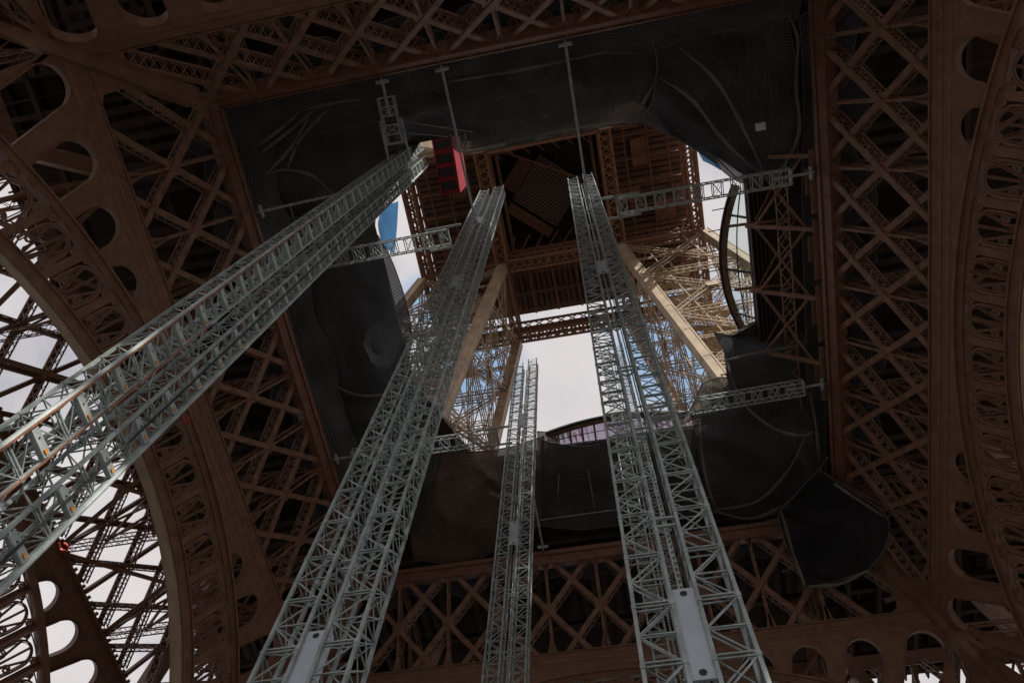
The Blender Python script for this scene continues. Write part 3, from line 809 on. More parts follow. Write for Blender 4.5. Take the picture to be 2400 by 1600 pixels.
# ---- horizontal ties from the belt girder to the masts
def tie(p0, p1, kind, label, z=52.35):
    """p0 at the girder, p1 at the mast; kind 'pole' or 'truss'"""
    p0 = Vector((*p0, 0)); p1 = Vector((*p1, 0)); L = (p1-p0).length; d = (p1-p0).normalized()
    t = empty('mast_tie'); t.location = (p0.x, p0.y, z); t.rotation_euler = (0, 0, math.atan2(d.y, d.x))
    tag(t, label, 'tie bar', 'steel ties between the belt girder and the masts')
    b = MB(); b.tube((.0, -.42, 0), (.0, .42, 0), .13, 8); b.box((0, 0, 0), .2, .12, .4); b.bar((-.45, 0, .05), (.1, 0, 0), .1, .1); b.build('girder_clamp', M_tie, t)
    if kind == 'pole':
        b = MB(); b.tube((.1, 0, 0), (L*.5, 0, 0), .095, 8); b.tube((L*.5, 0, 0), (L, 0, 0), .075, 8); b.build('pole', M_tie, t)
        b = MB(); b.box((L, 0, 0), .3, .25, .3); b.build('mast_clamp', M_tie, t)
    else:
        s0 = min(1.3, L*.2); e = L-1.0
        b = MB(); b.tube((.1, 0, 0), (s0+1.2, 0, 0), .1, 8); b.build('pole', M_tie, t)
        b = MB(); w = .5
        for y, zz in ((-w, -.3), (w, -.3), (w, .3), (-w, .3)): b.bar((s0, y, zz), (e, y, zz), .07, .07)
        n = max(2, round((e-s0)/.62)); c = (e-s0)/n
        for i in range(n):
            xa = s0+i*c; xb = xa+c
            for zz in (-.3, .3):
                b.bar((xa, -w, zz), (xa, w, zz), .05, .05)
                if i % 2: b.bar((xa, -w, zz), (xb, w, zz), .035, .035); b.bar((xa, w, zz), (xb, -w, zz), .03, .03)
            for y in (-w, w): b.bar((xa, y, -.3), (xb, y, .3), .035, .035, (0, 1, 0))
        b.bar((s0, -w, 0), (s0, w, 0), .08, .6); b.build('tie_truss', M_tie, t)
        b = MB(); b.bar((e, -.75, 0), (e, .75, 0), .14, .14)
        for y in (-.7, .7): b.tube((e-1.5, y, 0), (e+1.0, y, 0), .09, 8)
        b.build('sliding_frame', M_tie, t)
    return t
tie((-7.9, -18.15), (-8.0, -13.3), 'truss', 'short ladder shaped tie hanging at the top left net beside the mast head')
tie((-4.0, -18.15), (-3.9, -8.3), 'pole', 'slim grey pole over the top net, the one near the red cabin')
tie((3.85, -18.15), (3.75, -8.3), 'pole', 'slim grey pole over the middle of the top net to the right mast')
tie((18.15, -7.55), (4.6, -7.6), 'truss', 'long lattice tie crossing the bright gap at upper right')
tie((18.15, 7.6), (5.0, 7.9), 'truss', 'lattice tie in front of the sagging net at lower right')
tie((-18.1, -11.6), (-8.9, -11.9), 'pole', 'thin grey pole from the left girder to the nearest mast')
tie((-18.15, -7.5), (-4.9, -7.6), 'truss', 'lattice tie across the left bright slit, under the near mast')
tie((-18.15, 7.75), (-4.6, 7.9), 'truss', 'lattice tie at the foot of the left rafter, near the slim mast')
tie((-3.95, 18.15), (-3.8, 8.6), 'pole', 'grey pole slanting over the bottom net beside the slim mast')

# ================================================================== RED CABIN
zc = 63.0
t = empty('lift_cabin'); c = at(1024, 380, zc); t.location = c
px = (at(1052, 372, zc)-at(1000, 378, zc)); t.rotation_euler = (0, 0, math.atan2(px.y, px.x)-.02)
tag(t, 'red lift cabin seen from below with ribbed underside', 'lift cabin')
b = MB(); W, D_ = 1.5, 4.5
b.box((0, 0, 1.3), W, D_, 2.5); b.build('cabin_body', M_cab, t)
b = MB()
for i in range(5): b.box((0, -D_/2+.08+i*(D_-.16)/4, -.06), W, .12, .2)
for s_ in (-1, 1): b.box((s_*(W/2-.05), 0, -.07), .1, D_, .22)
b.build('underside_ribs', M_cab, t)
b = MB()
for i in range(4): b.box((0, -D_/2+.08+(i+.5)*(D_-.16)/4, .02), W-.3, .62, .06)
b.build('underside_panels', M_black, t)
b = MB(); b.box8([Vector(v) for v in ((W/2+.02, -D_/2, -.1), (W/2+.5, -D_/2+.35, 1.4), (W/2+.5, D_/2-.35, 1.4), (W/2+.02, D_/2, -.1), (W/2+.08, -D_/2, -.15), (W/2+.58, -D_/2+.35, 1.4), (W/2+.58, D_/2-.35, 1.4), (W/2+.08, D_/2, -.15))])
b.build('side_panel', mat('pink_side_panel', (.60, .05, .08), .5, 0, .2, 3), t)

# ================================================================== NETS
def catmull(P, n):
    out = []
    for i in range(len(P)-1):
        p0 = P[max(i-1, 0)]; p1 = P[i]; p2 = P[i+1]; p3 = P[min(i+2, len(P)-1)]
        for k in range(n):
            t = k/n
            out.append(.5*((2*p1)+(p2-p0)*t+(2*p0-5*p1+4*p2-p3)*t*t+(3*p1-p0-3*p2+p3)*t*t*t))
    out.append(P[-1].copy()); return out
def net(name, label, rows, mt=None, amp=.12, n=9, rope=True, cat='safety net', seed=0, folds=()):
    """draped sheet through measured control points (x, y in the photograph, height)"""
    lift = lambda z: z if z < 51 and name_low else max(z, 53.5+(z-51)*.6)
    name_low = 'eight sided' in label
    G = [[p if isinstance(p, Vector) else at(p[0], p[1], p[2] if name_low else lift(p[2])) for p in r] for r in rows]
    G = [catmull(r, n) for r in G]; cols = list(zip(*G)); cols = [catmull(list(c_), n) for c_ in cols]
    nc, nr = len(cols), len(cols[0]); rnd = random.Random(seed+len(label))
    ph = [rnd.uniform(0, 6.28) for _ in range(8)]
    V = []; UV = []
    ul = [0]
    for i in range(1, nc): ul.append(ul[-1]+(cols[i][nr//2]-cols[i-1][nr//2]).length)
    vl = [0]
    for j in range(1, nr): vl.append(vl[-1]+(cols[nc//2][j]-cols[nc//2][j-1]).length)
    for i in range(nc):
        for j in range(nr):
            p = cols[i][j]; u, v = i/(nc-1), j/(nr-1)
            e = min(1, 4*min(u, 1-u)+.25)*min(1, 4*min(v, 1-v)+.25)
            rd = lambda x: 1-2*abs(sin(x))**.7
            w = rd(ul[i]*.55+.5*vl[j]*sin(ph[3])+ph[0]+1.2*sin(vl[j]*.35+ph[1]))*.9+.5*rd(ul[i]*1.3-vl[j]*.45+ph[5])+sin(ul[i]*1.1+ph[0]+1.7*sin(vl[j]*.6+ph[1]))*.4+sin(vl[j]*1.9+ul[i]*.8+ph[2])*.3+.45*sin((ul[i]*.7-vl[j]*1.3)*2.1+ph[3])+.25*abs(sin(ul[i]*2.6+vl[j]*.5*sin(ph[5])+ph[4]))
            q = p+(CAM-p).normalized()*amp*1.5*max(w, -.25)*e
            V.append(tuple(q)); UV.append((ul[i]+.22*sin(vl[j]*.9+ph[6])+.15*w, vl[j]+.22*sin(ul[i]*.8+ph[7])+.15*w))
    Fc = [(i*nr+j, i*nr+j+1, (i+1)*nr+j+1, (i+1)*nr+j) for i in range(nc-1) for j in range(nr-1)]
    me = bpy.data.meshes.new(name); me.from_pydata(V, [], Fc); uvl = me.uv_layers.new(name='UVMap')
    for poly in me.polygons:
        poly.use_smooth = True
        for li_ in poly.loop_indices: uvl.data[li_].uv = UV[me.loops[li_].vertex_index]
    me.materials.append(mt or M_net); o = bpy.data.objects.new(name, me); C.objects.link(o)
    tag(o, label, cat)
    for fo in folds:                                # doubled net gathered along a fold
        P = catmull([at(x, y, lift(z))+(CAM-at(x, y, z)).normalized()*(amp*2+.15) for x, y, z in fo], 8)
        vv = []; N = len(P)
        for i_, p in enumerate(P):
            d = (P[min(i_+1, N-1)]-P[max(i_-1, 0)]).normalized(); sd_ = d.cross((CAM-p).normalized()).normalized()
            wv = (.035+.07*sin(pi*i_/(N-1)))*(1+.2*sin(i_*.7+ph[0])); up = (CAM-p).normalized()*.12
            vv += [tuple(p-sd_*wv-up), tuple(p+up*.3), tuple(p+sd_*wv-up)]
        me2 = bpy.data.meshes.new('gathered_fold'); me2.from_pydata(vv, [], [(3*i_+j_, 3*i_+j_+1, 3*i_+j_+4, 3*i_+j_+3) for i_ in range(N-1) for j_ in (0, 1)])
        u2 = me2.uv_layers.new(name='UVMap')
        for poly in me2.polygons:
            poly.use_smooth = True
            for li_ in poly.loop_indices:
                vi = me2.loops[li_].vertex_index; u2.data[li_].uv = (vi//3*.3, (vi % 3)*.3)
        me2.materials.append(M_fold); fo_ = bpy.data.objects.new('gathered_fold', me2); C.objects.link(fo_); fo_.parent = o
    if rope:
        b = MB()
        edge = [V[j] for j in range(nr)], [V[(nc-1)*nr+j] for j in range(nr)], [V[i*nr] for i in range(nc)], [V[i*nr+nr-1] for i in range(nc)]
        for e_ in edge:
            for p, q in zip(e_[:-1], e_[1:]): b.bar(Vector(p)-Vector((0, 0, .03)), Vector(q)-Vector((0, 0, .03)), .06, .06)
        b.build('edge_rope', M_rope, o)
    return o
net('safety_net', 'dark net over the corner at upper left, under the diagonal mast head',
    [[(560, 265, 52.7), (700, 236, 52.7), (885, 200, 52.7)], [(585, 330, 52.2), (740, 340, 51.6), (905, 290, 52.2)], [(600, 420, 53), (745, 430, 52.6), (915, 380, 54)], [(608, 490, 54.5), (740, 500, 55.5), (880, 470, 57.4)]], amp=.3, folds=[[(585, 340, 52), (640, 300, 52), (690, 255, 52)], [(590, 358, 52), (660, 305, 52), (720, 254, 52)], [(612, 400, 52), (675, 330, 52), (712, 256, 52)], [(660, 390, 52), (690, 320, 52), (760, 245, 52)], [(610, 400, 52.5), (660, 390, 52.5), (720, 405, 53), (760, 440, 54), (810, 458, 55)], [(690, 255, 52.2), (770, 236, 52.2), (830, 228, 52.2)], [(613, 405, 53), (622, 450, 53.6), (635, 488, 54)]])
net('safety_net', 'long dark net along the top edge of the opening, behind the two slim poles',
    [[(880, 201, 52.7), (935, 192, 52.7), (985, 182, 52.7), (1030, 174, 52.7), (1075, 165, 52.7), (1170, 146, 52.7), (1290, 123, 52.7), (1400, 101, 52.7), (1505, 80, 52.7)],
     [(890, 262, 52.3), (945, 250, 52.0), (990, 243, 52), (1035, 240, 52), (1080, 236, 52), (1180, 215, 51.9), (1310, 190, 52.0), (1410, 175, 52), (1515, 160, 52.2)],
     [(905, 320, 54), (945, 288, 54.5), (988, 272, 54.6), (1035, 282, 54.6), (1078, 305, 54.6), (1190, 290, 54.8), (1330, 255, 54.8), (1420, 245, 54.6), (1500, 230, 54.5)],
     [(915, 350, 57), (942, 322, 57), (985, 307, 57), (1030, 318, 57), (1062, 350, 57), (1200, 330, 57), (1335, 303, 57), (1410, 288, 57), (1480, 284, 57)]], amp=.25, folds=[[(1010, 190, 52.3), (1130, 172, 52.2), (1250, 150, 52.2), (1400, 118, 52.2)], [(1065, 345, 56), (1200, 318, 56), (1335, 292, 56), (1440, 272, 56), (1490, 215, 54), (1510, 160, 52.4), (1498, 92, 52.4)]], n=10)
net('safety_net', 'big black net bag in the upper right corner with diagonal folds',
    [[(1500, 84, 52.6), (1650, 52, 52.6), (1800, 22, 52.6)], [(1510, 150, 51.8), (1670, 150, 51.0), (1828, 140, 52)], [(1500, 225, 52.6), (1680, 260, 51.6), (1832, 270, 52.2)],
     [(1480, 284, 56.5), (1640, 340, 53.5), (1825, 370, 53)], [(1560, 292, 57.8), (1685, 412, 57), (1760, 412, 56)]], amp=.42, n=11, folds=[[(1515, 180, 52), (1590, 230, 52), (1660, 320, 53), (1750, 405, 54)], [(1560, 110, 52), (1640, 180, 51.6), (1700, 280, 52), (1756, 400, 54)], [(1490, 280, 56), (1560, 300, 56), (1630, 350, 56), (1690, 408, 56)], [(1806, 30, 52.4), (1832, 90, 52.2), (1828, 200, 52.2), (1836, 300, 52.6), (1800, 380, 53.6), (1755, 410, 54.4)]])
net('safety_net', 'narrow upright net curtain beside the right edge girder',
    [[(1836, 40, 53), (1886, 10, 53)], [(1845, 220, 53.2), (1880, 220, 53)], [(1842, 420, 53.6), (1886, 420, 53)], [(1846, 620, 53.6), (1890, 620, 53)], [(1852, 800, 53.6), (1896, 800, 53)], [(1858, 1000, 53.5), (1896, 1000, 53)], [(1870, 1130, 53.2), (1898, 1150, 53)]], M_net, amp=.12, n=8)
net('safety_net', 'box shaped net wrapping at right, below the curved glass',
    [[(1640, 764, 57.8), (1740, 774, 57.6), (1848, 770, 56)], [(1668, 822, 54.8), (1760, 826, 54.6), (1846, 800, 54.6)], [(1670, 868, 54.4), (1765, 872, 54.4), (1852, 860, 54.2)], [(1690, 905, 55), (1780, 908, 54.8), (1858, 900, 54)]], M_net2, amp=.15, folds=[[(1668, 826, 54.2), (1760, 806, 54), (1846, 792, 54)], [(1672, 828, 54), (1680, 870, 54), (1694, 900, 54)]])
net('safety_net', 'large sagging net belly at lower right, behind the lattice tie',
    [[(1585, 950, 57), (1690, 903, 55.2), (1780, 903, 54.8), (1862, 895, 53.8)], [(1600, 1010, 54.6), (1700, 1000, 52.6), (1800, 990, 52.2), (1872, 985, 52.8)], [(1618, 1095, 53.2), (1712, 1105, 51.8), (1805, 1085, 51.6), (1874, 1060, 52.4)], [(1640, 1175, 52.6), (1725, 1192, 52.2), (1805, 1165, 52.2), (1884, 1105, 52.6)]], amp=.35, folds=[[(1700, 905, 54), (1720, 940, 53), (1780, 985, 52.4), (1840, 1000, 52.2), (1868, 990, 52.4)], [(1645, 1170, 52.2), (1740, 1150, 51.8), (1810, 1080, 51.8), (1850, 1000, 52)], [(1640, 1172, 52.2), (1720, 1190, 52), (1800, 1160, 52), (1876, 1090, 52.2)], [(1608, 960, 54.6), (1612, 1040, 53.2), (1625, 1110, 52.6), (1645, 1168, 52.2)], [(1860, 900, 53), (1874, 980, 52.6), (1882, 1060, 52.4)]])
net('safety_net', 'crumpled pale net tuft at the foot of the right bright rafter',
    [[(1612, 880, 58.6), (1650, 866, 58.6), (1690, 870, 58)], [(1590, 930, 57.6), (1650, 910, 56.6), (1690, 905, 56.6)], [(1560, 975, 57.4), (1600, 960, 56.6), (1660, 940, 56)]], M_netp, amp=.3)
net('safety_net', 'flat net at the bottom of the opening, right of the slim mast',
    [[(1243, 1010, 57.3), (1330, 1024, 57.4), (1420, 1008, 57.4), (1520, 985, 57.4), (1610, 975, 57.2)], [(1240, 1100, 54.6), (1330, 1110, 54.6), (1420, 1100, 54.6), (1530, 1080, 54.6), (1625, 1070, 54.4)], [(1238, 1205, 52.9), (1330, 1215, 52.9), (1420, 1205, 52.9), (1540, 1190, 52.9), (1640, 1178, 52.9)]], amp=.14, seed=4)
net('safety_net', 'net bag with rusty glow at the bottom, left of the slim mast',
    [[(1000, 1030, 57.4), (1080, 1036, 57.4), (1160, 1028, 57.4), (1250, 1000, 57.6)], [(960, 1120, 54.8), (1060, 1120, 54.4), (1160, 1110, 54.4), (1246, 1100, 54.8)], [(945, 1210, 53), (1060, 1225, 52.2), (1150, 1200, 52.2), (1240, 1190, 53)], [(950, 1282, 52.8), (1060, 1296, 52.6), (1140, 1262, 52.6), (1220, 1225, 52.8)]], net_mat('rust_stained_net', (.27, .20, .17), .12, .38, .2, openness=.25), amp=.3)
net('safety_net', 'small net wrapped post head between the slim mast and the curved roof',
    [[(1234, 990, 60), (1262, 992, 60)], [(1236, 1015, 58.6), (1284, 1012, 58.6)], [(1238, 1045, 57.2), (1284, 1042, 57.2)]], M_netp, amp=.1)
net('safety_net', 'hanging net at lower left, lowest in the left row',
    [[(762, 905, 54), (845, 906, 54.6), (925, 903, 57), (1000, 965, 57.4)], [(772, 980, 53), (862, 985, 53), (950, 1000, 55), (1010, 1030, 57)], [(800, 1052, 52.8), (880, 1064, 52.6), (960, 1110, 53), (990, 1120, 53.6)], [(840, 1150, 52.8), (880, 1190, 52.7), (930, 1220, 52.7), (965, 1225, 52.8)]], amp=.2)
net('safety_net', 'tall smooth net wall left of the bright slit, in the middle of the left row',
    [[(690, 640, 53.2), (780, 572, 54.8), (868, 540, 57.6)], [(715, 730, 53), (810, 690, 53.4), (908, 618, 57.6)], [(745, 830, 53), (850, 800, 53), (945, 755, 57.6)], [(762, 905, 53.4), (850, 909, 53.4), (928, 900, 57)]], M_net2, amp=.2, folds=[[(762, 880, 53), (800, 900, 53), (850, 909, 53), (910, 898, 55)], [(705, 690, 53), (730, 780, 53), (760, 880, 53)]])
net('safety_net', 'shadowy net behind the near mast, above the smooth net wall',
    [[(608, 488, 54), (740, 500, 55), (885, 468, 57.4)], [(640, 560, 53.8), (760, 540, 54.8), (862, 505, 57.5)], [(690, 642, 53.4), (780, 575, 54.8), (866, 545, 57.6)]], M_net2, amp=.12)
net('safety_net', 'long narrow net curtain beside the left edge girder',
    [[(556, 290, 53.2), (600, 300, 53.6)], [(590, 480, 53.2), (640, 490, 53.8)], [(640, 620, 53.2), (700, 640, 53.6)], [(700, 780, 53.2), (745, 790, 53.6)], [(750, 930, 53.2), (790, 930, 53.6)], [(800, 1060, 53.2), (832, 1060, 53.6)], [(850, 1200, 53.2), (880, 1190, 53.6)]], M_net2, amp=.1, n=7)
net('safety_net', 'dark eight sided net stretched over the lower right corner of the belt girders',
    [[(1800, 1165, 51.2), (1840, 1120, 51.6), (1880, 1078, 51.8)], [(1788, 1190, 50.8), (1890, 1165, 50.4), (1962, 1130, 49.6)], [(1806, 1250, 49.4), (1915, 1235, 49.0), (2037, 1186, 47.6)],
     [(1828, 1300, 48.4), (1930, 1285, 47.6), (2032, 1256, 46.9)], [(1850, 1349, 47.3), (1930, 1330, 47.0), (1994, 1308, 46.8)]], M_netd, amp=.4, folds=[[(1795, 1175, 50), (1822, 1270, 49), (1850, 1345, 47)], [(1852, 1346, 47), (1930, 1340, 46.6), (1994, 1308, 46.4)], [(1880, 1085, 51), (1960, 1140, 49), (2034, 1188, 47.2)]])
net('debris_sheet', 'translucent blue sheet hanging in the left bright slit', [[(888, 470, 59.5), (905, 466, 60.5), (915, 462, 61)], [(868, 510, 58), (885, 520, 59), (912, 520, 60)], [(880, 570, 58), (893, 575, 58.6), (906, 585, 59)]], M_netb, amp=.1, rope=False, cat='debris sheet')
net('debris_sheet', 'small striped blue sheet at the edge of the upper right net bag', [[(1598, 318, 56.4), (1618, 324, 56.4), (1640, 335, 56.2)], [(1602, 345, 56.2), (1625, 355, 56.2), (1648, 368, 56)], [(1615, 370, 56.2), (1636, 380, 56.1), (1656, 392, 56)]], M_netb, amp=.05, rope=False, cat='debris sheet')
for lab, f in (('shadowy upper hem of netting right under the top edge girder', lambda u, y, z: Vector((u, -y, z))), ('shadowy upper hem of netting right beside the left edge girder', lambda u, y, z: Vector((-y, u, z)))):
    net('safety_net', lab, [[f(-18.3+i*3.05, 18.55, 52.7) for i in range(13)], [f(-18.3+i*3.05, 17.9-.25*sin(i*1.7), 53.3) for i in range(13)], [f(-18.3+i*3.05, 17.0-.3*sin(i*2.3), 54.2) for i in range(13)]], M_net, amp=.12, n=7)
# scaffolding that stands behind the nets all round the opening
def scaffold(label, pts, h0=54.6, h1=57.5):
    t = empty('scaffold'); tag(t, label, 'scaffold', 'scaffolds behind the nets'); up = MB(); le = MB(); br = MB()
    for row, (a, c) in enumerate(pts):
        a = Vector(a); c = Vector(c); L_ = (c-a).length; n_ = max(2, round(L_/1.9)); z0 = h0+row*1.0
        for i in range(n_+1):
            p = a.lerp(c, i/n_); up.tube((p.x, p.y, z0), (p.x, p.y, h1), .05, 5)
            if i < n_:
                q = a.lerp(c, (i+1)/n_); k_ = i % 2
                br.tube((p.x, p.y, z0 if k_ else h1), (q.x, q.y, h1 if k_ else z0), .04, 5)
        for z in (z0+.1, z0+1.1, h1-.2): le.tube((a.x, a.y, z), (c.x, c.y, z), .05, 5)
    (a0, c0), (a1, c1) = pts[0], pts[-1]
    for i in range(9): le.tube(tuple(Vector(a0).lerp(Vector(c0), i/8))+(h0+.5,), tuple(Vector(a1).lerp(Vector(c1), i/8))+(h0+1.0,), .045, 5)
    tag(up.build('upright', M_galv, t), kind='stuff'); tag(le.build('ledger', M_galv, t), kind='stuff'); tag(br.build('brace', M_galv, t), kind='stuff')
scaffold('tube scaffold dimly seen behind the top net', [((-17, -17.3), (13, -17.3)), ((-15, -15.6), (12, -15.6)), ((-5, -13.8), (9, -13.8))])
scaffold('tube scaffold dimly seen behind the left net wall', [((-17.2, -13), (-17.2, 13)), ((-15.4, -12), (-15.4, 12)), ((-13.8, -9), (-13.8, 9))], 55.4)
scaffold('tube scaffold dimly seen behind the bottom nets', [((-12, 17.2), (13, 17.2)), ((-11, 15.4), (12, 15.4)), ((-9, 13.8), (10, 13.8))])
scaffold('tube scaffold dimly seen behind the upper right net bag', [((11, -17), (17, -17)), ((17.2, -17), (17.2, -9)), ((14, -15), (15.6, -9))])
scaffold('tube scaffold dimly seen behind the lower right net belly', [((12, 8), (17, 8)), ((17.2, 8), (17.2, 16)), ((13, 11), (15.4, 15))], 55.6)
# nets tucked behind the lattice of the belt girders, their lower edges scalloped
def behind(k, name_label, a0, a1, zt=53.5, drop=4.2, x=1.6):
    R = Matrix.Rotation(k*pi/2, 3, 'Z'); V = []; UV = []; nu, nv = 90, 12
    for i in range(nu+1):
        u = a0+(a1-a0)*i/nu; dr = drop*(.75+.25*abs(sin(u*.8))+.1*sin(u*2.3))
        for j in range(nv+1):
            v = j/nv; z = zt-dr*v; q = a_in(z)+x+.5*sin(u*1.1+v*2)*v+.4*v
            V.append(tuple(R @ Vector((q, u, z)))); UV.append((u, dr*v))
    Fc = [(i*(nv+1)+j, i*(nv+1)+j+1, (i+1)*(nv+1)+j+1, (i+1)*(nv+1)+j) for i in range(nu) for j in range(nv)]
    me = bpy.data.meshes.new('hanging_net'); me.from_pydata(V, [], Fc); l = me.uv_layers.new(name='UVMap')
    for p in me.polygons:
        p.use_smooth = True
        for q in p.loop_indices: l.data[q].uv = UV[me.loops[q].vertex_index]
    me.materials.append(M_net2); o = bpy.data.objects.new('hanging_net', me); C.objects.link(o); tag(o, name_label, 'safety net')
    b = MB()
    for i in range(nu): b.bar(V[i*(nv+1)+nv], V[(i+1)*(nv+1)+nv], .08, .08)
    b.build('edge_rope', M_rope, o)
behind(0, 'scalloped net hanging behind the right lattice girder', -19, 19, 53.4, 2.6)
behind(1, 'scalloped net hanging behind the bottom lattice girder', -18, 18, 53.4, 1.9)
behind(2, 'scalloped net hanging behind the left lattice girder', -18, 18, 53.4, 2.0)
behind(3, 'scalloped net hanging behind the top lattice girder', -18, 18, 53.4, 2.4)

# ================================================================== CURVED GLASS BALUSTRADES
def balustrade(e0, e1, sag, rail_z, edge_z, mt, label, nm, mull, thick=.55):
    """rail between two measured ends bowed towards the opening by sag; the glass leans out from the floor edge"""
    t = empty('glass_balustrade'); tag(t, label, 'balustrade')
    A = at(*e0, rail_z); B = at(*e1, rail_z); d = (B-A); L = d.length; dn = d.normalized()
    inn = Vector((-dn.y, dn.x, 0)); ctr_ = Vector((0, 0, rail_z))
    if inn.dot(ctr_-A) < 0: inn = -inn
    n = 24; rail = [A+d*(i/n)+inn*(sag*4*(i/n)*(1-i/n)) for i in range(n+1)]
    foot = [A+d*(i/n)-inn*.25+Vector((0, 0, edge_z-rail_z)) for i in range(n+1)]
    b = MB(); b.ribbon(rail, thick, .3); b.build('curved_rail', M_black, t)
    b = MB(); b.ribbon([p+Vector((0, 0, -.2))-inn*.02 for p in rail], thick*.5, .12); b.build('rail_moulding', M_paint, t)
    b = MB(); i0 = 0
    for p, q in zip(rail, foot): b.v += [tuple(p), tuple(q), tuple(p+inn*.03), tuple(q+inn*.03)]
    for i in range(n): a = 4*i; b.f += [(a, a+1, a+5, a+4), (a+2, a+6, a+7, a+3)]
    b.build('glass_pane', mt, t)
    for j in mull:
        i = int(j*n); b = MB(); b.bar(rail[i], foot[i], .12, .16, dn); b.build('mullion', M_black, t)
    b = MB(); mid = [p.lerp(q, .5) for p, q in zip(rail, foot)]; b.ribbon(mid, .08, .08); b.build('transom', M_black, t)
    b = MB(); b.ribbon(foot, .25, .4); b.build('foot_rail', M_black, t)
    return t, rail, inn
t, rail, inn = balustrade((1690, 425), (1722, 782), 1.5, 60.2, 58.0, M_glass, 'tall curved glass balustrade bowing into the opening at right', 'R', (.2, .5, .8), .62)
b = MB()
for i in (3, 6, 9, 12): b.bar(rail[i], rail[i]+inn*1.3+Vector((0, 0, -.1)), .07, .05)
b.build('spike', M_black, t)
balustrade((1256, 1001), (1590, 955), .8, 59.7, 57.9, M_mirror, 'low curved glass balustrade reflecting clouds, at the bottom of the opening', 'B', (.1, .19, .27, .35, .45, .6, .75), .7)
# small red pennant on the bottom balustrade
t = empty('pennant'); p = at(1286, 1022, 58.6); t.location = p
tag(t, 'tiny red pennant standing before the cloud reflecting glass', 'pennant')
b = MB(); b.tube((0, 0, -.3), (0, 0, 1.2), .03); b.build('staff', M_red, t)
b = MB(); b.poly([(0, 0), (.5, .1), (0, .3)], 0, .03)
o = b.build('flag', M_red, t); o.rotation_euler = (radians(80), 0, 0); o.location = (0, 0, .7)
# lashings that hold the eight sided net to the girders
o8 = [o for o in bpy.data.objects if 'eight sided' in str(o.get('label', ''))][0]
for (x0, y0, z0), (x1, y1, z1) in (((1880, 1080, 51.6), (1900, 1052, 52.0)), ((2037, 1186, 47.4), (2062, 1172, 47.2)), ((2032, 1256, 46.8), (2058, 1266, 46.6)), ((1994, 1308, 46.6), (2016, 1330, 46.2)), ((1850, 1349, 47.1), (1838, 1376, 46.9)), ((1788, 1190, 50.6), (1764, 1196, 51.2)), ((1828, 1300, 48.2), (1800, 1312, 48.6))):
    b = MB(); p, q = at(x0, y0, z0), at(x1, y1, z1)
    b.bar(p, q, .05, .05); b.bar(p.lerp(q, .2)+Vector((.05, 0, -.02)), p+Vector((0, .25, 0)), .04, .04); b.box(q, .16, .16, .12); b.build('lashing', M_rope, o8)
# floodlight on the corner net
t = empty('floodlight'); t.location = at(1747, 291, 51.0); tag(t, 'small white floodlight hanging on the upper right net bag', 'floodlight')
b = MB(); b.box((0, 0, 0), .55, .45, .3); b.box((0, 0, -.17), .45, .36, .05); b.build('housing', M_lamp, t)
b = MB(); b.bar((0, 0, .15), (0, .2, .9), .06, .06); b.bar((-.3, 0, .1), (.3, 0, .1), .05, .3); b.build('bracket', M_galv, t)

# ================================================================== GROUND
b = MB(); n = 40; S = 900
for i in range(n+1):
    for j in range(n+1): b.v.append((-S+2*S*i/n, -S+2*S*j/n, 0))
for i in range(n):
    for j in range(n): a = i*(n+1)+j; b.f.append((a, a+n+1, a+n+2, a+1))
o = b.build('ground', M_ground); o['kind'] = 'structure'

# ================================================================== LIGHT
SUN_EL, SUN_AZ = radians(46), radians(138)          # azimuth clockwise from +y
w = bpy.data.worlds.new('World'); bpy.context.scene.world = w; w.use_nodes = True
nt = w.node_tree; L = nt.links; bg = nt.nodes['Background']
sky = nt.nodes.new('ShaderNodeTexSky'); sky.sky_type = 'NISHITA'; sky.sun_disc = False
sky.sun_elevation = SUN_EL; sky.sun_rotation = SUN_AZ; sky.air_density = 1.2; sky.dust_density = 1.0
tc = nt.nodes.new('ShaderNodeTexCoord'); mp = nt.nodes.new('ShaderNodeMapping'); mp.inputs['Scale'].default_value = (1, 1, 1.6)
L.new(tc.outputs['Generated'], mp.inputs[0])
no = nt.nodes.new('ShaderNodeTexNoise'); no.inputs['Scale'].default_value = 3.2; no.inputs['Detail'].default_value = 7; no.inputs['Roughness'].default_value = .55
L.new(mp.outputs[0], no.inputs['Vector'])
cr = nt.nodes.new('ShaderNodeValToRGB'); cr.color_ramp.elements[0].position = .25; cr.color_ramp.elements[1].position = .5
cr.color_ramp.elements[0].color = (.35, .35, .35, 1)
L.new(no.outputs['Fac'], cr.inputs['Fac'])
mx = nt.nodes.new('ShaderNodeMixRGB')
n3 = nt.nodes.new('ShaderNodeTexNoise'); n3.inputs['Scale'].default_value = 7; n3.inputs['Detail'].default_value = 5; L.new(mp.outputs[0], n3.inputs['Vector'])
c3 = nt.nodes.new('ShaderNodeValToRGB'); c3.color_ramp.elements[0].position = .3; c3.color_ramp.elements[1].position = .65
c3.color_ramp.elements[0].color = (.66, .62, .635, 1); c3.color_ramp.elements[1].color = (.76, .715, .72, 1); L.new(n3.outputs['Fac'], c3.inputs['Fac'])
sc3 = nt.nodes.new('ShaderNodeVectorMath'); sc3.operation = 'SCALE'; sc3.inputs['Scale'].default_value = 10; L.new(c3.outputs[0], sc3.inputs[0]); L.new(sc3.outputs[0], mx.inputs['Color2'])
L.new(cr.outputs[0], mx.inputs['Fac']); L.new(sky.outputs[0], mx.inputs['Color1'])
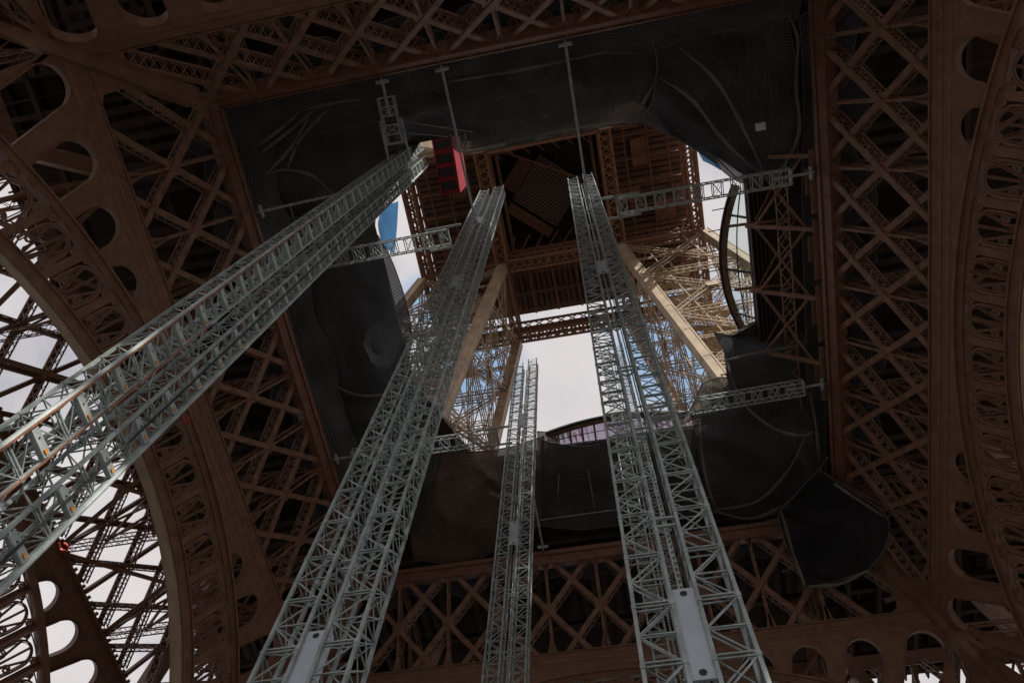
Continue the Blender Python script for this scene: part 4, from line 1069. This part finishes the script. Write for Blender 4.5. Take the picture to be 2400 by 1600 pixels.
def breaks(px, py, r0, r1):
    v = (at(px, py, 200)-CAM).normalized()
    d = nt.nodes.new('ShaderNodeVectorMath'); d.operation = 'DISTANCE'; L.new(tc.outputs['Generated'], d.inputs[0]); d.inputs[1].default_value = v
    q = nt.nodes.new('ShaderNodeMapRange'); q.interpolation_type = 'SMOOTHSTEP'; q.inputs['From Min'].default_value = r0; q.inputs['From Max'].default_value = r1
    q.inputs['To Min'].default_value = .72; q.inputs['To Max'].default_value = 0; L.new(d.outputs['Value'], q.inputs['Value']); return q.outputs[0]
blue = nt.nodes.new('ShaderNodeMixRGB'); blue.blend_type = 'MULTIPLY'; blue.inputs['Fac'].default_value = 1; blue.inputs['Color2'].default_value = (1.6, 2.6, 2.6, 1); L.new(sky.outputs[0], blue.inputs['Color1'])
last = mx.outputs[0]                                # breaks of blue between the clouds
for args in ((1085, 850, .03, .085), (1570, 800, .05, .12), (975, 690, .01, .05)):
    f = breaks(*args); m2 = nt.nodes.new('ShaderNodeMixRGB'); L.new(f, m2.inputs['Fac']); L.new(last, m2.inputs['Color1']); L.new(blue.outputs[0], m2.inputs['Color2']); last = m2.outputs[0]
L.new(last, bg.inputs['Color']); bg.inputs['Strength'].default_value = .1
sd = bpy.data.lights.new('sun', 'SUN'); so = bpy.data.objects.new('sun', sd); C.objects.link(so)
sd.energy = 5.0; sd.angle = radians(.5); sd.color = (1, .93, .82)
sdir = Vector((sin(SUN_AZ)*cos(SUN_EL), cos(SUN_AZ)*cos(SUN_EL), sin(SUN_EL)))
so.rotation_euler = sdir.to_track_quat('Z', 'Y').to_euler()

sc = bpy.context.scene
sc.view_settings.view_transform = 'Standard'; sc.view_settings.look = 'None'; sc.view_settings.exposure = 0; sc.view_settings.gamma = 1
sc.cycles.max_bounces = 8; sc.cycles.diffuse_bounces = 4; sc.cycles.transparent_max_bounces = 12
sc.cycles.use_denoising = True; sc.cycles.use_adaptive_sampling = True; sc.cycles.adaptive_threshold = .02
sc.cycles.sample_clamp_indirect = 4
